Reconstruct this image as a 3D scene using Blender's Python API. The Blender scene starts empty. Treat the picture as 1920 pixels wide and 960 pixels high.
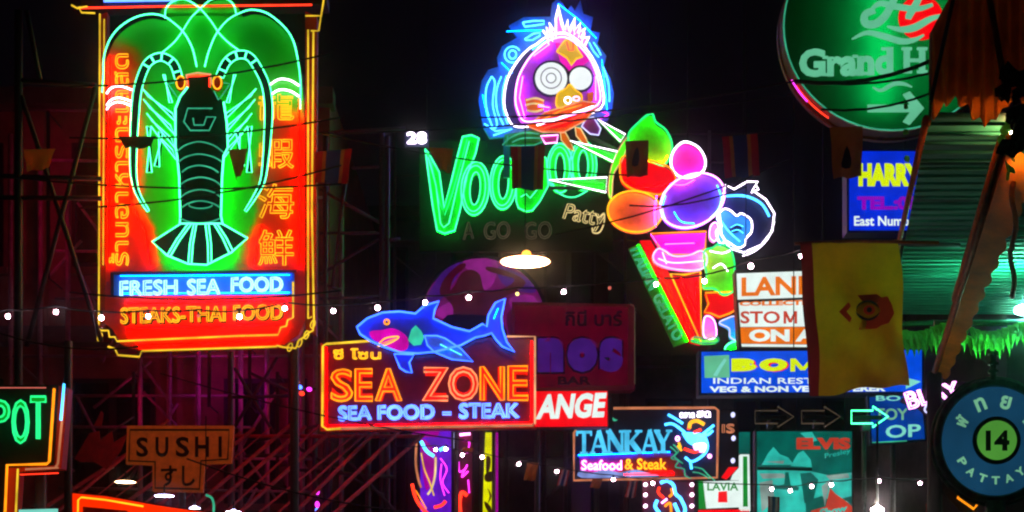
import bpy, math, random
from mathutils import Vector
from mathutils.geometry import tessellate_polygon
random.seed(7)
sc = bpy.context.scene
C = sc.collection
PI = math.pi
# ------------------------------------------------------------------ camera, world, render
TH, HZ, CAMZ = 0.32, 1250.0, 1.6          # half-width tangent, horizon row (photo pixels), eye height
cam_d = bpy.data.cameras.new("camera"); cam = bpy.data.objects.new("camera", cam_d); C.objects.link(cam)
cam.location = (0, 0, CAMZ); cam.rotation_euler = (math.radians(90), 0, 0)
cam_d.sensor_width = 36; cam_d.lens = 18 / TH; cam_d.shift_y = (HZ - 480) / 1920; cam_d.clip_end = 3000; cam_d.clip_start = 0.1
sc.camera = cam
w = bpy.data.worlds.new("World"); sc.world = w; w.use_nodes = True
bgn = w.node_tree.nodes["Background"]
bgn.inputs[0].default_value = (0.55, 0.3, 0.75, 1); bgn.inputs[1].default_value = 0.0018
sc.view_settings.view_transform = 'Standard'; sc.view_settings.look = 'None'
sc.view_settings.exposure = 0; sc.view_settings.gamma = 1
cy = sc.cycles
cy.use_denoising = True; cy.max_bounces = 5; cy.diffuse_bounces = 3; cy.glossy_bounces = 2
cy.transmission_bounces = 4; cy.sample_clamp_indirect = 4; cy.filter_width = 2.2; cy.use_light_tree = True
cy.caustics_reflective = False; cy.caustics_refractive = False

HAZE, HAZE_G = .0026, .988
cy.volume_bounces = 1
# ------------------------------------------------------------------ helpers
def W(px, py, Y):
    k = TH * Y / 960
    return Vector(((px - 960) * k, Y, CAMZ + (HZ - py) * k))

def mesh_obj(name, vs, fs, mat, parent=None, mats=None, mi=None, smooth=False):
    me = bpy.data.meshes.new(name); me.from_pydata([tuple(v) for v in vs], [], fs)
    for m in (mats or [mat]): me.materials.append(m)
    if mi:
        for p, i in zip(me.polygons, mi): p.material_index = i
    if smooth: me.polygons.foreach_set("use_smooth", [True] * len(me.polygons))
    me.update()
    o = bpy.data.objects.new(name, me); C.objects.link(o)
    if parent: o.parent = parent
    return o

def tag(o, label=None, cat=None, group=None, kind=None):
    if label: o["label"] = label
    if cat: o["category"] = cat
    if group: o["group"] = group
    if kind: o["kind"] = kind
    return o

def nt(name):
    m = bpy.data.materials.new(name); m.use_nodes = True; n = m.node_tree.nodes; n.clear()
    out = n.new("ShaderNodeOutputMaterial"); return m, n, m.node_tree.links, out

def paint(name, col, rough=0.55, var=0.3, scale=6, metal=0, bump=0.15, trans=0.0, glow=0.0):
    m, n, l, out = nt(name)
    b = n.new("ShaderNodeBsdfPrincipled"); b.inputs["Roughness"].default_value = rough; b.inputs["Metallic"].default_value = metal
    tc = n.new("ShaderNodeTexCoord"); nz = n.new("ShaderNodeTexNoise"); nz.inputs["Scale"].default_value = scale
    nz.inputs["Detail"].default_value = 6; nz.inputs["Roughness"].default_value = 0.65
    l.new(tc.outputs["Object"], nz.inputs["Vector"])
    r = n.new("ShaderNodeValToRGB"); r.color_ramp.elements[0].position = 0.3; r.color_ramp.elements[1].position = 0.7
    r.color_ramp.elements[0].color = tuple(c * (1 - var) for c in col) + (1,)
    r.color_ramp.elements[1].color = tuple(min(1, c * (1 + var * .5)) for c in col) + (1,)
    l.new(nz.outputs["Fac"], r.inputs[0]); l.new(r.outputs[0], b.inputs["Base Color"])
    if bump:
        bp = n.new("ShaderNodeBump"); bp.inputs["Strength"].default_value = bump; bp.inputs["Distance"].default_value = 0.01
        l.new(nz.outputs["Fac"], bp.inputs["Height"]); l.new(bp.outputs[0], b.inputs["Normal"])
    if glow:
        l.new(r.outputs[0], b.inputs["Emission Color"]); b.inputs["Emission Strength"].default_value = glow
    sh = b.outputs[0]
    if trans:
        tr = n.new("ShaderNodeBsdfTranslucent"); l.new(r.outputs[0], tr.inputs[0])
        mx = n.new("ShaderNodeMixShader"); mx.inputs[0].default_value = trans
        l.new(sh, mx.inputs[1]); l.new(tr.outputs[0], mx.inputs[2]); sh = mx.outputs[0]
    l.new(sh, out.inputs[0]); return m

def em(name, col, L=1.0, var=0.25, scale=5):
    m, n, l, out = nt(name)
    e = n.new("ShaderNodeEmission"); e.inputs[0].default_value = tuple(col) + (1,)
    tc = n.new("ShaderNodeTexCoord"); nz = n.new("ShaderNodeTexNoise"); nz.inputs["Scale"].default_value = scale
    l.new(tc.outputs["Object"], nz.inputs["Vector"])
    mr = n.new("ShaderNodeMapRange"); mr.inputs[1].default_value = 0.3; mr.inputs[2].default_value = 0.7
    mr.inputs[3].default_value = L * (1 - var); mr.inputs[4].default_value = L * (1 + var)
    l.new(nz.outputs["Fac"], mr.inputs[0]); l.new(mr.outputs[0], e.inputs[1]); l.new(e.outputs[0], out.inputs[0])
    return m

def spl(pts, closed=False, n=5):
    P = [Vector(p) for p in pts]; N = len(P); out = []
    if N < 3: return [tuple(p) for p in P]
    rng = range(N if closed else N - 1)
    for i in rng:
        if closed: a, b, c, d = P[(i - 1) % N], P[i], P[(i + 1) % N], P[(i + 2) % N]
        else: a, b, c, d = P[max(i - 1, 0)], P[i], P[i + 1], P[min(i + 2, N - 1)]
        for k in range(n):
            t = k / n; t2 = t * t; t3 = t2 * t
            out.append(tuple(0.5 * ((2 * b) + (c - a) * t + (2 * a - 5 * b + 4 * c - d) * t2 + (3 * b - a - 3 * c + d) * t3)))
    if not closed: out.append(tuple(P[-1]))
    return out

def ell(cx, cy, rx, ry, n=24, rot=0, a0=0, a1=360):
    out = []; full = abs(a1 - a0) >= 360
    for i in range(n if full else n + 1):
        a = math.radians(a0 + (a1 - a0) * i / n); x, y = rx * math.cos(a), ry * math.sin(a); r = math.radians(rot)
        out.append((cx + x * math.cos(r) - y * math.sin(r), cy + x * math.sin(r) + y * math.cos(r)))
    return out

def box_mesh(vs, fs, a, b):
    k = len(vs); x0, y0, z0 = a; x1, y1, z1 = b
    vs += [(x0, y0, z0), (x1, y0, z0), (x1, y1, z0), (x0, y1, z0), (x0, y0, z1), (x1, y0, z1), (x1, y1, z1), (x0, y1, z1)]
    fs += [tuple(k + i for i in f) for f in ((0, 3, 2, 1), (4, 5, 6, 7), (0, 1, 5, 4), (1, 2, 6, 5), (2, 3, 7, 6), (3, 0, 4, 7))]

def box(name, a, b, mat, parent=None):
    vs, fs = [], []; box_mesh(vs, fs, a, b); return mesh_obj(name, vs, fs, mat, parent)

def rod3(vs, fs, pts, r, seg=6):
    """sweep through 3D points"""
    P = [Vector(p) for p in pts]; k0 = len(vs); N = len(P)
    for i, p in enumerate(P):
        t = (P[min(i + 1, N - 1)] - P[max(i - 1, 0)])
        t = t.normalized() if t.length > 1e-9 else Vector((1, 0, 0))
        u = t.cross(Vector((0, 1, 0.0)))
        if u.length < 1e-3: u = t.cross(Vector((0, 0, 1)))
        u.normalize(); v = t.cross(u)
        for j in range(seg):
            a = 2 * PI * j / seg; vs.append(tuple(p + (u * math.cos(a) + v * math.sin(a)) * r))
    for i in range(N - 1):
        for j in range(seg):
            a = k0 + i * seg + j; b = k0 + i * seg + (j + 1) % seg
            fs.append((a, b, b + seg, a + seg))
    fs.append(tuple(k0 + j for j in range(seg))[::-1]); fs.append(tuple(k0 + (N - 1) * seg + j for j in range(seg)))

def rod(name, pts, r, mat, parent=None, seg=6):
    vs, fs = [], []; rod3(vs, fs, pts, r, seg); return mesh_obj(name, vs, fs, mat, parent, smooth=True)

_gc = {}
def glyphs(s, outline, bold):
    key = (s, outline, bold)
    if key not in _gc:
        c = bpy.data.curves.new('t', 'FONT'); c.body = s; c.fill_mode = 'NONE' if outline else 'BOTH'
        c.resolution_u = 3; c.offset = bold
        if not outline: c.extrude = 0.05
        o = bpy.data.objects.new('t', c); me = bpy.data.meshes.new_from_object(o)
        vs = [v.co.copy() for v in me.vertices]
        if outline:
            adj = {}
            for e in me.edges:
                a, b = e.vertices; adj.setdefault(a, []).append(b); adj.setdefault(b, []).append(a)
            seen = set(); loops = []
            for v0 in adj:
                if v0 in seen: continue
                lp = [v0]; seen.add(v0); cur = v0
                while True:
                    nx = [x for x in adj[cur] if x not in seen]
                    if not nx: break
                    cur = nx[0]; seen.add(cur); lp.append(cur)
                loops.append(lp)
            g = loops
        else: g = [tuple(p.vertices) for p in me.polygons]
        x0, x1 = min(v.x for v in vs), max(v.x for v in vs); y0, y1 = min(v.y for v in vs), max(v.y for v in vs)
        _gc[key] = ([((v.x - x0) / (x1 - x0 or 1), (v.y - y0) / (y1 - y0 or 1), v.z) for v in vs], g)
        bpy.data.objects.remove(o); bpy.data.meshes.remove(me); bpy.data.curves.remove(c)
    return _gc[key]

def quad(x0, y0, x1, y1, sk=0, dy=0):      # box; sk shears the top, dy drops the far end
    return [(x0 + sk, y0), (x1 + sk, y0 + dy), (x1, y1 + dy), (x0, y1)]

def qmap(q, u, v):
    (ax, ay), (bx, by), (cx, cy_), (dx, dy) = q     # TL TR BR BL
    return ((1 - v) * ((1 - u) * dx + u * cx) + v * ((1 - u) * ax + u * bx), (1 - v) * ((1 - u) * dy + u * cy_) + v * ((1 - u) * ay + u * by))

class Sign:
    def __init__(s, name, label, cat, px, py, Y, group=None):
        s.px, s.py, s.Y, s.s = px, py, Y, TH * Y / 960
        s.root = bpy.data.objects.new(name, None); C.objects.link(s.root); s.root.location = W(px, py, Y); s.root.empty_display_size = .1
        tag(s.root, label, cat, group)
    def L(s, x, y, off=0.0): return ((x - s.px) * s.s, -off, (s.py - y) * s.s)
    def poly(s, name, pts, mat, off=0.0, th=0.02, parent=None, label=None):
        n = len(pts); F = [s.L(x, y, off) for x, y in pts]; B = [s.L(x, y, off - th) for x, y in pts]
        tr = tessellate_polygon([[Vector((p[0], p[2], 0)) for p in F]])
        fs = []
        for t in tr: fs.append(tuple(t)); fs.append(tuple(n + i for i in reversed(t)))
        fs += [(i, (i + 1) % n, n + (i + 1) % n, n + i) for i in range(n)]
        o = mesh_obj(name, F + B, fs, mat, parent or s.root)
        if label: o["label"] = label
        return o
    def _sweep(s, vs, fs, pts, r, off, closed, seg=6):
        pts = [p for i, p in enumerate(pts) if i == 0 or abs(p[0] - pts[i - 1][0]) + abs(p[1] - pts[i - 1][1]) > 1e-3]
        N = len(pts); k0 = len(vs); R = r * s.s
        if N < 2: return
        for i in range(N):
            a = pts[(i - 1) % N] if (closed or i > 0) else pts[i]; b = pts[(i + 1) % N] if (closed or i < N - 1) else pts[i]
            tx, ty = b[0] - a[0], b[1] - a[1]; d = math.hypot(tx, ty) or 1; nx, ny = -ty / d, tx / d
            p = s.L(pts[i][0], pts[i][1], off)
            for j in range(seg):
                an = 2 * PI * j / seg; c = R * math.cos(an)
                vs.append((p[0] + nx * c, p[1] + R * math.sin(an), p[2] - ny * c))
        for i in range(N if closed else N - 1):
            for j in range(seg):
                a = k0 + i * seg + j; b = k0 + i * seg + (j + 1) % seg; i2 = (i + 1) % N
                fs.append((a, b, k0 + i2 * seg + (j + 1) % seg, k0 + i2 * seg + j))
        if not closed:
            fs.append(tuple(k0 + j for j in range(seg))); fs.append(tuple(k0 + (N - 1) * seg + j for j in range(seg)))
    def tube(s, pts, mat, r=1.7, off=0.03, closed=False, sm=False, name="neon_tube", parent=None):
        if sm: pts = spl(pts, closed)
        vs, fs = [], []; s._sweep(vs, fs, pts, r, off, closed)
        return mesh_obj(name, vs, fs, mat, parent or s.root, smooth=True)
    def tubes(s, lists, mat, r=1.7, off=0.03, name="neon_tube", parent=None):
        for pts, closed, sm in lists: s.tube(pts, mat, r, off, closed, sm, name, parent)
    def text(s, t, q, mat, off=0.02, depth=0.01, bold=0.0, name="lettering", parent=None):
        V, G = glyphs(t, False, bold)
        vs = []
        for u, v, z in V:
            x, y = qmap(q, u, v); vs.append(s.L(x, y, off + (depth if z > 0 else 0)))
        return mesh_obj(name, vs, G, mat, parent or s.root)
    def otext(s, t, q, mat, r=1.2, off=0.03, bold=0.0, name="neon_lettering", parent=None):
        V, G = glyphs(t, True, bold); vs, fs = [], []
        for lp in G: s._sweep(vs, fs, [qmap(q, V[i][0], V[i][1]) for i in lp], r, off, True, 5)
        return mesh_obj(name, vs, fs, mat, parent or s.root, smooth=True)
    def strokes(s, quads, mat, off=0.02, depth=0.012, name="lettering", parent=None):
        vs, fs = [], []
        for i, q in enumerate(quads):
            k = len(vs); e = off + depth + i * 0.0007; n = len(q)
            vs += [s.L(x, y, e) for x, y in q] + [s.L(x, y, off - .002) for x, y in q]
            fs.append(tuple(k + j for j in range(n)))
            fs += [(k + j, k + (j + 1) % n, k + n + (j + 1) % n, k + n + j) for j in range(n)]
        return mesh_obj(name, vs, fs, mat, parent or s.root)
    def hang(s, pts):
        for x, y in pts: a = s.L(x, y, -.05); rod("wire", [a, (a[0], a[1], s.L(0, -90)[2])], .005, M["black"], s.root, 5)
    def mast(s, xs, ytop, r=0.035, back=0.12, mat=None):
        for x in xs:
            X, _, Zt = s.L(x, ytop); Zb = -s.root.location.z
            rod("post", [(X, back, Zb), (X, back, Zt)], r, mat or M["steel"], s.root, 8)
            box("bracket", (X - .03, 0.005, Zt - .12), (X + .03, back, Zt - .06), mat or M["steel"], s.root)

SER = {  # serif letters as thick strokes: (x0,y0,x1,y1,w) in a unit box, y up
 'T': [(.5, 0, .5, 1, .24), (0, .94, 1, .94, .12), (.06, .78, .06, .94, .12), (.94, .78, .94, .94, .12), (.26, .05, .74, .05, .1)],
 'A': [(.12, .05, .48, 1, .13), (.48, 1, .85, .05, .24), (.25, .33, .7, .33, .1), (0, .05, .3, .05, .1), (.66, .05, 1, .05, .1)],
 'N': [(.16, 0, .16, 1, .14), (.84, 0, .84, 1, .14), (.12, 1, .84, .06, .26), (0, .95, .3, .95, .1), (.68, .95, 1, .95, .1), (0, .05, .34, .05, .1)],
 'K': [(.2, 0, .2, 1, .26), (.3, .42, .85, .95, .13), (.4, .55, .86, .05, .26), (0, .95, .42, .95, .1), (0, .05, .42, .05, .1), (.62, .95, 1, .95, .1), (.64, .05, 1, .05, .1)],
 'M': [(.12, 0, .12, 1, .17), (.88, 0, .88, 1, .17), (.14, .97, .5, .1, .17), (.86, .97, .5, .1, .17)],
 'Y': [(.5, 0, .5, .45, .24), (.5, .42, .14, .95, .24), (.5, .42, .86, .95, .13), (0, .95, .34, .95, .1), (.66, .95, 1, .95, .1), (.26, .05, .74, .05, .1)],
 'H': [(.2, 0, .2, 1, .24), (.8, 0, .8, 1, .24), (.2, .5, .8, .5, .12), (0, .95, .4, .95, .1), (.6, .95, 1, .95, .1), (0, .05, .4, .05, .1), (.6, .05, 1, .05, .1)],
}
def serif(sign, ch, q, mat, off=0.02, parent=None):
    qs = []
    for x0, y0, x1, y1, wd in SER[ch]:
        d = math.hypot(x1 - x0, y1 - y0); nx, ny = -(y1 - y0) / d * wd / 2, (x1 - x0) / d * wd / 2
        qs.append([qmap(q, u, v) for u, v in ((x0 + nx, y0 + ny), (x1 + nx, y1 + ny), (x1 - nx, y1 - ny), (x0 - nx, y0 - ny))])
    return sign.strokes(qs, mat, off, parent=parent)

# ------------------------------------------------------------------ materials
M = {}
for nm, col, kw in [
    ("steel", (.10, .08, .09), dict(rough=.5, metal=.3, scale=20)), ("pole", (.35, .2, .24), dict(rough=.5, var=.5)), ("black", (.004, .005, .004), dict(rough=.85, var=.4)),
    ("dark", (.02, .02, .022), dict(rough=.6)), ("white", (.75, .75, .72), dict(scale=9, var=.2)),
    ("lobface", (.30, .85, .06), dict(scale=7, var=.15, rough=.4)), ("redpaint", (.85, .05, .008), dict(scale=7, var=.2, rough=.4)),
    ("bluepaint", (.02, .3, .95), dict(var=.15)), ("greenpaint", (.05, .6, .06), dict(var=.25, scale=12)),
    ("auraface", (.10, .38, .9), dict(var=.3, scale=12)), ("purple", (.72, .16, .95), dict(var=.25, scale=14)),
    ("darkred", (.5, .02, .01), dict(var=.4)), ("sharkp", (.02, .1, .8), dict(var=.3)), ("navy", (.01, .012, .07), dict(var=.3)), ("orange", (.85, .16, .01), dict(var=.3, scale=12)), ("redface", (.85, .02, .01), dict(var=.3, scale=12)),
    ("yellowp", (.85, .55, .02), dict(var=.25, scale=12)), ("magenta", (.85, .03, .45), dict(var=.2, scale=12)), ("pinkp", (.85, .3, .55), dict(var=.2)),
    ("bluescoop", (.25, .16, .9), dict(var=.25, scale=8)), ("orangescoop", (.85, .36, .25), dict(var=.3, scale=8)), ("leafgreen", (.3, .7, .02), dict(var=.3, scale=8)),
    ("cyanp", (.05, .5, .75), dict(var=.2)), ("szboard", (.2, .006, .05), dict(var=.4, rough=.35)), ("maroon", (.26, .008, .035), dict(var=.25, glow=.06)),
    ("wood", (.42, .09, .015), dict(var=.45, scale=18)), ("glowwood", (.5, .09, .01), dict(var=.35, scale=14, glow=.2)), ("wallred", (.3, .1, .09), dict(var=.5, scale=3, bump=.4)), ("walldark", (.12, .08, .09), dict(var=.5, scale=3, bump=.4)),
    ("asphalt", (.05, .05, .05), dict(var=.4, scale=8, rough=.8)), ("concrete", (.3, .28, .26), dict(var=.3, scale=8, rough=.8)),
    ("clothred", (.38, .01, .012), dict(var=.3, trans=.4, rough=.9)), ("clothyellow", (.88, .46, .012), dict(var=.25, trans=.45, rough=.9, scale=4)),
    ("flagred", (.85, .05, .01), dict(var=.2)), ("clothblue", (.02, .04, .12), dict(var=.3, trans=.4, rough=.9)), ("clothwhite", (.45, .3, .3), dict(var=.3, trans=.4, rough=.9)),
    ("clothbrown", (.4, .14, .02), dict(var=.3, trans=.4, rough=.9)),
    ("corrred", (.85, .2, .012), dict(var=.45, scale=5, rough=.6, trans=.5)), ("corrgreen", (.08, .52, .34), dict(var=.35, scale=3, rough=.55)),
    ("leafp", (.12, .6, .05), dict(var=.4, trans=.5)), ("glassdark", (.01, .01, .015), dict(rough=.15)), ("bead", (.75, .4, .3), dict(rough=.4)),
    ("signgreen", (.0, .3, .13), dict(var=.15)), ("rimgreen", (.03, .2, .06), dict(var=.8, scale=20, rough=.45)),
    ("batten", (.55, .03, .04), dict(var=.5, scale=10)), ("skin", (.6, .2, .1), dict()), ("eyering", (.35, .4, .4), dict()), ("grey", (.2, .22, .22), dict()),
]: M[nm] = paint(nm, col, **kw)
for nm, col, L, v in [
    ("n_cy", (.06, 1, .34), 5.0, .2), ("n_cg", (.05, 1, .36), 2.4, .2), ("n_cyd", (.05, .55, .3), .75, .4), ("n_hgreen", (.0, 1, .0), 20, .1), ("n_hg2", (.0, 1, .0), 3, .1), ("n_hred", (1, .0, .0), 42, .1),  # h in a neon name marks extra tubes added to brighten sign faces
    ("n_yel", (1, .62, .03), 1.0, .35), ("n_yelb", (1, .46, .012), 1.7, .2), ("n_or", (1, .27, .006), 1.7, .3), ("n_blue", (.07, .17, 1), 4.5, .25), ("n_hblue", (.0, .16, 1), 24, .1),
    ("n_ice", (.35, .75, 1), 2.4, .25), ("n_cyan", (.05, .4, 1), 5.0, .25), ("n_zo", (1, .26, .1), 1.5, .35), ("n_white", (.95, .8, 1), 5.0, .2), ("n_pink", (1, .35, .95), 4.2, .2), ("n_red", (1, .03, .01), 3.0, .2),
    ("n_grn", (.02, 1, .25), 1.3, .25), ("n_hwhite", (1, .95, 1), 7, .1), ("n_back", (1, .0, .08), 1.6, .1), ("n_backm", (.7, .0, .6), .8, .1), ("n_mag", (.8, .03, .7), 3.0, .3), ("n_hmag", (1, .02, .6), 26, .2),
    ("n_salmon", (1, .32, .14), .55, .35), ("n_deadglow", (.28, .2, .13), .22, .4), ("n_orf", (1, .45, .22), .9, .3), ("n_lav", (.6, .6, 1), 1.6, .25),  # dead tubes are given a faint glow of their own
    ("n_shark", (.03, .11, 1), 4.5, .25), ("n_warm", (1, .75, .3), .9, .3), ("n_hpurp2", (.5, .03, 1), 34, .1), ("n_hpurp", (.3, .04, 1), 48, .1),
    ("bulb", (1, .6, .75), 60, .1), ("bulbdim", (1, .2, .15), .7, .1), ("bulbyel", (1, .75, .2), 3, .1), ("lampw", (1, .62, .32), 22, .05), ("lampo", (1, .4, .04), 3, .1),
    ("lampv", (.62, .6, 1), 30, .1), ("lampteal", (.18, 1, .62), 430, .1), ("lampf", (1, .85, .75), 330, .1),
    ("f_red", (1, .0, .005), .95, .08), ("f_white", (.85, 1, .95), .95, .1), ("f_blue", (.0, .03, .85), .75, .2), ("f_bom", (.0, .09, .95), .8, .2), ("f_lemon", (.72, .9, .0), .95, .05),
    ("f_cy", (.08, .62, 1), .95, .35), ("f_wave", (.25, .35, .8), .8, .5), ("f_orr", (1, .08, .0), .9, .35), ("f_gill", (.04, .65, .4), .9, .3), ("f_jaw", (.8, .0, .5), .8, .4), ("f_eye", (.93, 1, 1), 1.0, .05), ("f_yel", (.85, .5, .0), .9, .15), ("f_org", (.85, .13, .0), .9, .3), ("f_grn", (.0, .8, .02), .9, .2), ("f_mg", (1, .0, .5), .9, .2), ("n_horg", (1, .2, .0), 34, .1), ("n_hyg", (.35, 1, .0), 12, .1), ("n_hg3", (.0, 1, .03), 24, .1), ("bulbwarm", (1, .5, .2), 480, .1), ("f_purple", (.3, .0, .55), .8, .1), ("f_teal", (.25, .85, .7), .8, .1), ("f_or", (1, .2, .0), .85, .15), ("f_brick", (.8, .06, .02), .7, .1), ("f_mint", (.2, .85, .48), .6, .1),
    ("f_14b", (.008, .06, .13), .7, .2), ("f_14g", (.09, .36, .045), .7, .15), ("f_14l", (.22, .6, .35), .7, .2), ("f_mag", (.7, .0, .55), .45, .3),
    ("f_disc", (.10, .002, .07), 1, .3), ("f_discd", (.04, .001, .008), 1, .3), ("f_discb", (.05, .006, .16), .8, .3), ("f_discl", (.24, .01, .2), .9, .3),
    ("f_elv", (.0, .13, .1), .75, .35), ("f_elvl", (.03, .6, .5), .75, .4), ("f_elvw", (.35, .5, .45), .6, .4), ("f_elvr", (.75, .06, .03), .7, .2),
    ("f_topb", (.0, .05, .4), .7, .4), ("f_green", (.0, .35, .03), .7, .2), ("f_nos", (.13, .005, .09), .6, .3), ("f_nosb", (.05, .008, .17), .8, .2), ("f_nosr", (.11, .0, .012), .6, .3),
    ("f_letter", (1, .012, .004), 1.1, .25), ("f_redlow", (.85, .02, .0), 1.3, .1), ("f_strip", (.8, .8, .0), .9, .2), ("f_pv", (.16, .01, .75), .7, .4),
]: M[nm] = em(nm, col, L, v)

def painted_glow():  # panel colour with the neon's red, orange and green light blended in
    m, n, l, out = nt("lobster_panel_glow"); b = n.new("ShaderNodeBsdfPrincipled"); b.inputs["Roughness"].default_value = .4
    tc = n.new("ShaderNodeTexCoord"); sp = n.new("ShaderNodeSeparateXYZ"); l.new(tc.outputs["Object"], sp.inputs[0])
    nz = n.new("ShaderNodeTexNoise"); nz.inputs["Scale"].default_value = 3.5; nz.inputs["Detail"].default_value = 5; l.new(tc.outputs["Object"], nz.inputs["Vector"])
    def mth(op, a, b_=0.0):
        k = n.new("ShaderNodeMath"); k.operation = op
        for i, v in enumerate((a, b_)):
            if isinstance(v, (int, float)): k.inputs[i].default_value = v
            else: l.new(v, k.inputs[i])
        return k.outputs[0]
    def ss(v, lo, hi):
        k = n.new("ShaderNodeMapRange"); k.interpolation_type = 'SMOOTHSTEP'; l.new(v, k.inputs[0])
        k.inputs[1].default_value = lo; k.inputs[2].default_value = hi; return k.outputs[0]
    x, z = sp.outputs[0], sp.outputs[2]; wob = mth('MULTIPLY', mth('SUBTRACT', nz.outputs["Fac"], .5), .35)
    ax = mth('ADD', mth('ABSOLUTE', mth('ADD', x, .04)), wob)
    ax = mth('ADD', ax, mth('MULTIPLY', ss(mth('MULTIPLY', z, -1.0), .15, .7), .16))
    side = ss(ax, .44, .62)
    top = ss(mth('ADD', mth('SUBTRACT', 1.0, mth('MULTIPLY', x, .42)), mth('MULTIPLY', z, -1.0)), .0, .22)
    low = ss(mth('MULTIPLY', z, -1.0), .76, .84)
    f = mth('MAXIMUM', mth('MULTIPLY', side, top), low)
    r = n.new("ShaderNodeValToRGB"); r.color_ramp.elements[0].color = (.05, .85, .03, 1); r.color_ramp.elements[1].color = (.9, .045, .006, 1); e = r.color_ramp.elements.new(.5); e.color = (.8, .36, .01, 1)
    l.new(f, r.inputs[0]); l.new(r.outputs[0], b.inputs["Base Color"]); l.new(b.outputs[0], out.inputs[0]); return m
M["lobface"] = painted_glow()

# ------------------------------------------------------------------ setting
tag(mesh_obj("ground", [(-45, -14, 0), (45, -14, 0), (45, 70, 0), (-45, 70, 0)], [(0, 1, 2, 3)], M["concrete"]), kind="structure")
tag(mesh_obj("road", [(-4.5, -13, .004), (4.8, -13, .004), (4.8, 60, .004), (-4.5, 60, .004)], [(0, 1, 2, 3)], M["asphalt"]), kind="structure")
tag(box("sidewalk", (-7.5, -13, 0), (-4.5, 60, .14), M["concrete"]), kind="structure")
tag(box("pavement", (4.8, -13, 0), (7.5, 60, .14), M["concrete"]), kind="structure")

hz, hn, hl_, ho = nt("bloom_haze_air")
pv = hn.new("ShaderNodeVolumePrincipled"); pv.inputs["Color"].default_value = (.92, .92, .95, 1); pv.inputs["Density"].default_value = HAZE; pv.inputs["Anisotropy"].default_value = HAZE_G
hl_.new(pv.outputs[0], ho.inputs["Volume"])
tag(box("bloom_haze", (-46, -15, -1), (46, 71, 12.5), hz), kind="stuff")  # haze volume added to spread a bloom around the neon

def building(name, label, x0, x1, Y, z1, mat, nx, floors, wm=None, deep=8):
    r = bpy.data.objects.new(name, None); C.objects.link(r); r.location = (x0, Y, 0); tag(r, label, "building")
    wdt = x1 - x0
    box("wall", (0, 0, 0), (wdt, deep, z1), mat, r)
    fh = z1 / floors; bw = wdt / nx
    for i in range(nx + 1):
        x = min(i * bw, wdt - .25); box("pilaster", (x, -.18, 0), (x + .25, .0 - .003, z1 - .25), mat, r)
    for k in range(floors):
        z = k * fh
        box("ledge", (-.05, -.30, z + fh - .24), (wdt + .05, -.003, z + fh - .04), M["walldark"], r)
        for i in range(nx):
            a, b = i * bw + .25 + bw * .16, (i + 1) * bw - bw * .16; za, zb = z + fh * .25, z + fh * .78
            f = box("window", (a, -.05, za), (b, -.003, zb), M["dark"], r)
            n = 2
            for j in range(n):
                xa = a + (b - a) * j / n + .05; xb = a + (b - a) * (j + 1) / n - .05
                box("pane", (xa, -.07, za + .06), (xb, -.055, zb - .06), M["glassdark"], f)
            box("sill", (a - .08, -.14, za - .09), (b + .08, -.003, za - .01), mat, f)
    return r
building("shop_building", "dark red lit shop building behind the tall lobster sign", -9.6, -2.2, 19.5, 8.6, M["wallred"], 4, 3)
building("brick_building", "dim narrow building beside scaffolding behind the shark sign", -3.4, 1.8, 30, 10.2, M["walldark"], 3, 3)
building("long_building", "dark building at the street end below the ice cream sign", 2.2, 9.5, 33, 8.0, M["walldark"], 4, 2)
building("corner_building", "dark building behind the green roofed stall", 5.2, 12, 17, 6.2, M["walldark"], 3, 2)

# ------------------------------------------------------------------ lobster sign
S = Sign("lobster_sign", "tall red and green neon sign with a black lobster and yellow stepped frame", "neon sign", 385, 340, 14)
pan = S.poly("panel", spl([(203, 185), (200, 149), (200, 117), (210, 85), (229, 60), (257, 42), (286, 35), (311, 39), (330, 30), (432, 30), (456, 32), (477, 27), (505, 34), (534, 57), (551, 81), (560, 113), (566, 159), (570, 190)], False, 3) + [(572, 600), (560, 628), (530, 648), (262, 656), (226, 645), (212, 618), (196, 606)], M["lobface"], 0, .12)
S.poly("lettering_board", [(214, 516), (552, 512), (552, 553), (214, 555)], M["bluepaint"], .014, .012)
S.poly("board_edge", [(208, 511), (556, 507), (556, 511), (214, 515), (213, 556), (209, 556)], M["dark"], .02, .02)
# body silhouette
body = [(358, 150), (397, 150), (398, 172), (411, 188), (424, 200), (430, 240), (432, 284), (424, 300), (421, 340), (419, 412), (422, 426), (342, 426), (343, 412), (341, 340), (337, 300), (334, 283), (334, 212), (343, 190), (357, 172)]
S.poly("lobster_body", body, M["black"], .11, .02)
S.poly("tail_fan", [(344, 426), (291, 460), (318, 485), (357, 501), (392, 503), (438, 480), (468, 453), (421, 426)], M["black"], .11, .02)
S.tube(body[4:11], M["n_cy"], 1.8, .116); S.tube(body[11:], M["n_cy"], 1.8, .116)
S.tube([(357, 172), (357, 152), (397, 151), (398, 172)], M["n_red"], 2.0, .116)
S.tube([(357, 168), (354, 150), (376, 146), (400, 149), (402, 168)], M["n_orf"], 1.5, .12)
for x0, y0, xp, yp, x1 in [(335, 294, 378, 274, 424), (339, 312, 378, 297, 422), (346, 331, 378, 318, 414), (342, 355, 381, 340, 419), (344, 377, 381, 363, 418), (344, 398, 381, 384, 419)]:
    S.tube([(x0, y0), ((x0 + xp) / 2 - 4, (y0 + yp * 2) / 3), (xp, yp), ((x1 + xp) / 2 + 4, (y0 + yp * 2) / 3), (x1, y0)], M["n_cyd"], 1.4, .118, sm=True)
S.tube(ell(381, 391, 22, 7), M["n_cyd"], 1.2, .118, True)
S.tube([(342, 416), (360, 423), (378, 425), (400, 423), (419, 416)], M["n_cyd"], 1.4, .118, sm=True)
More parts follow.
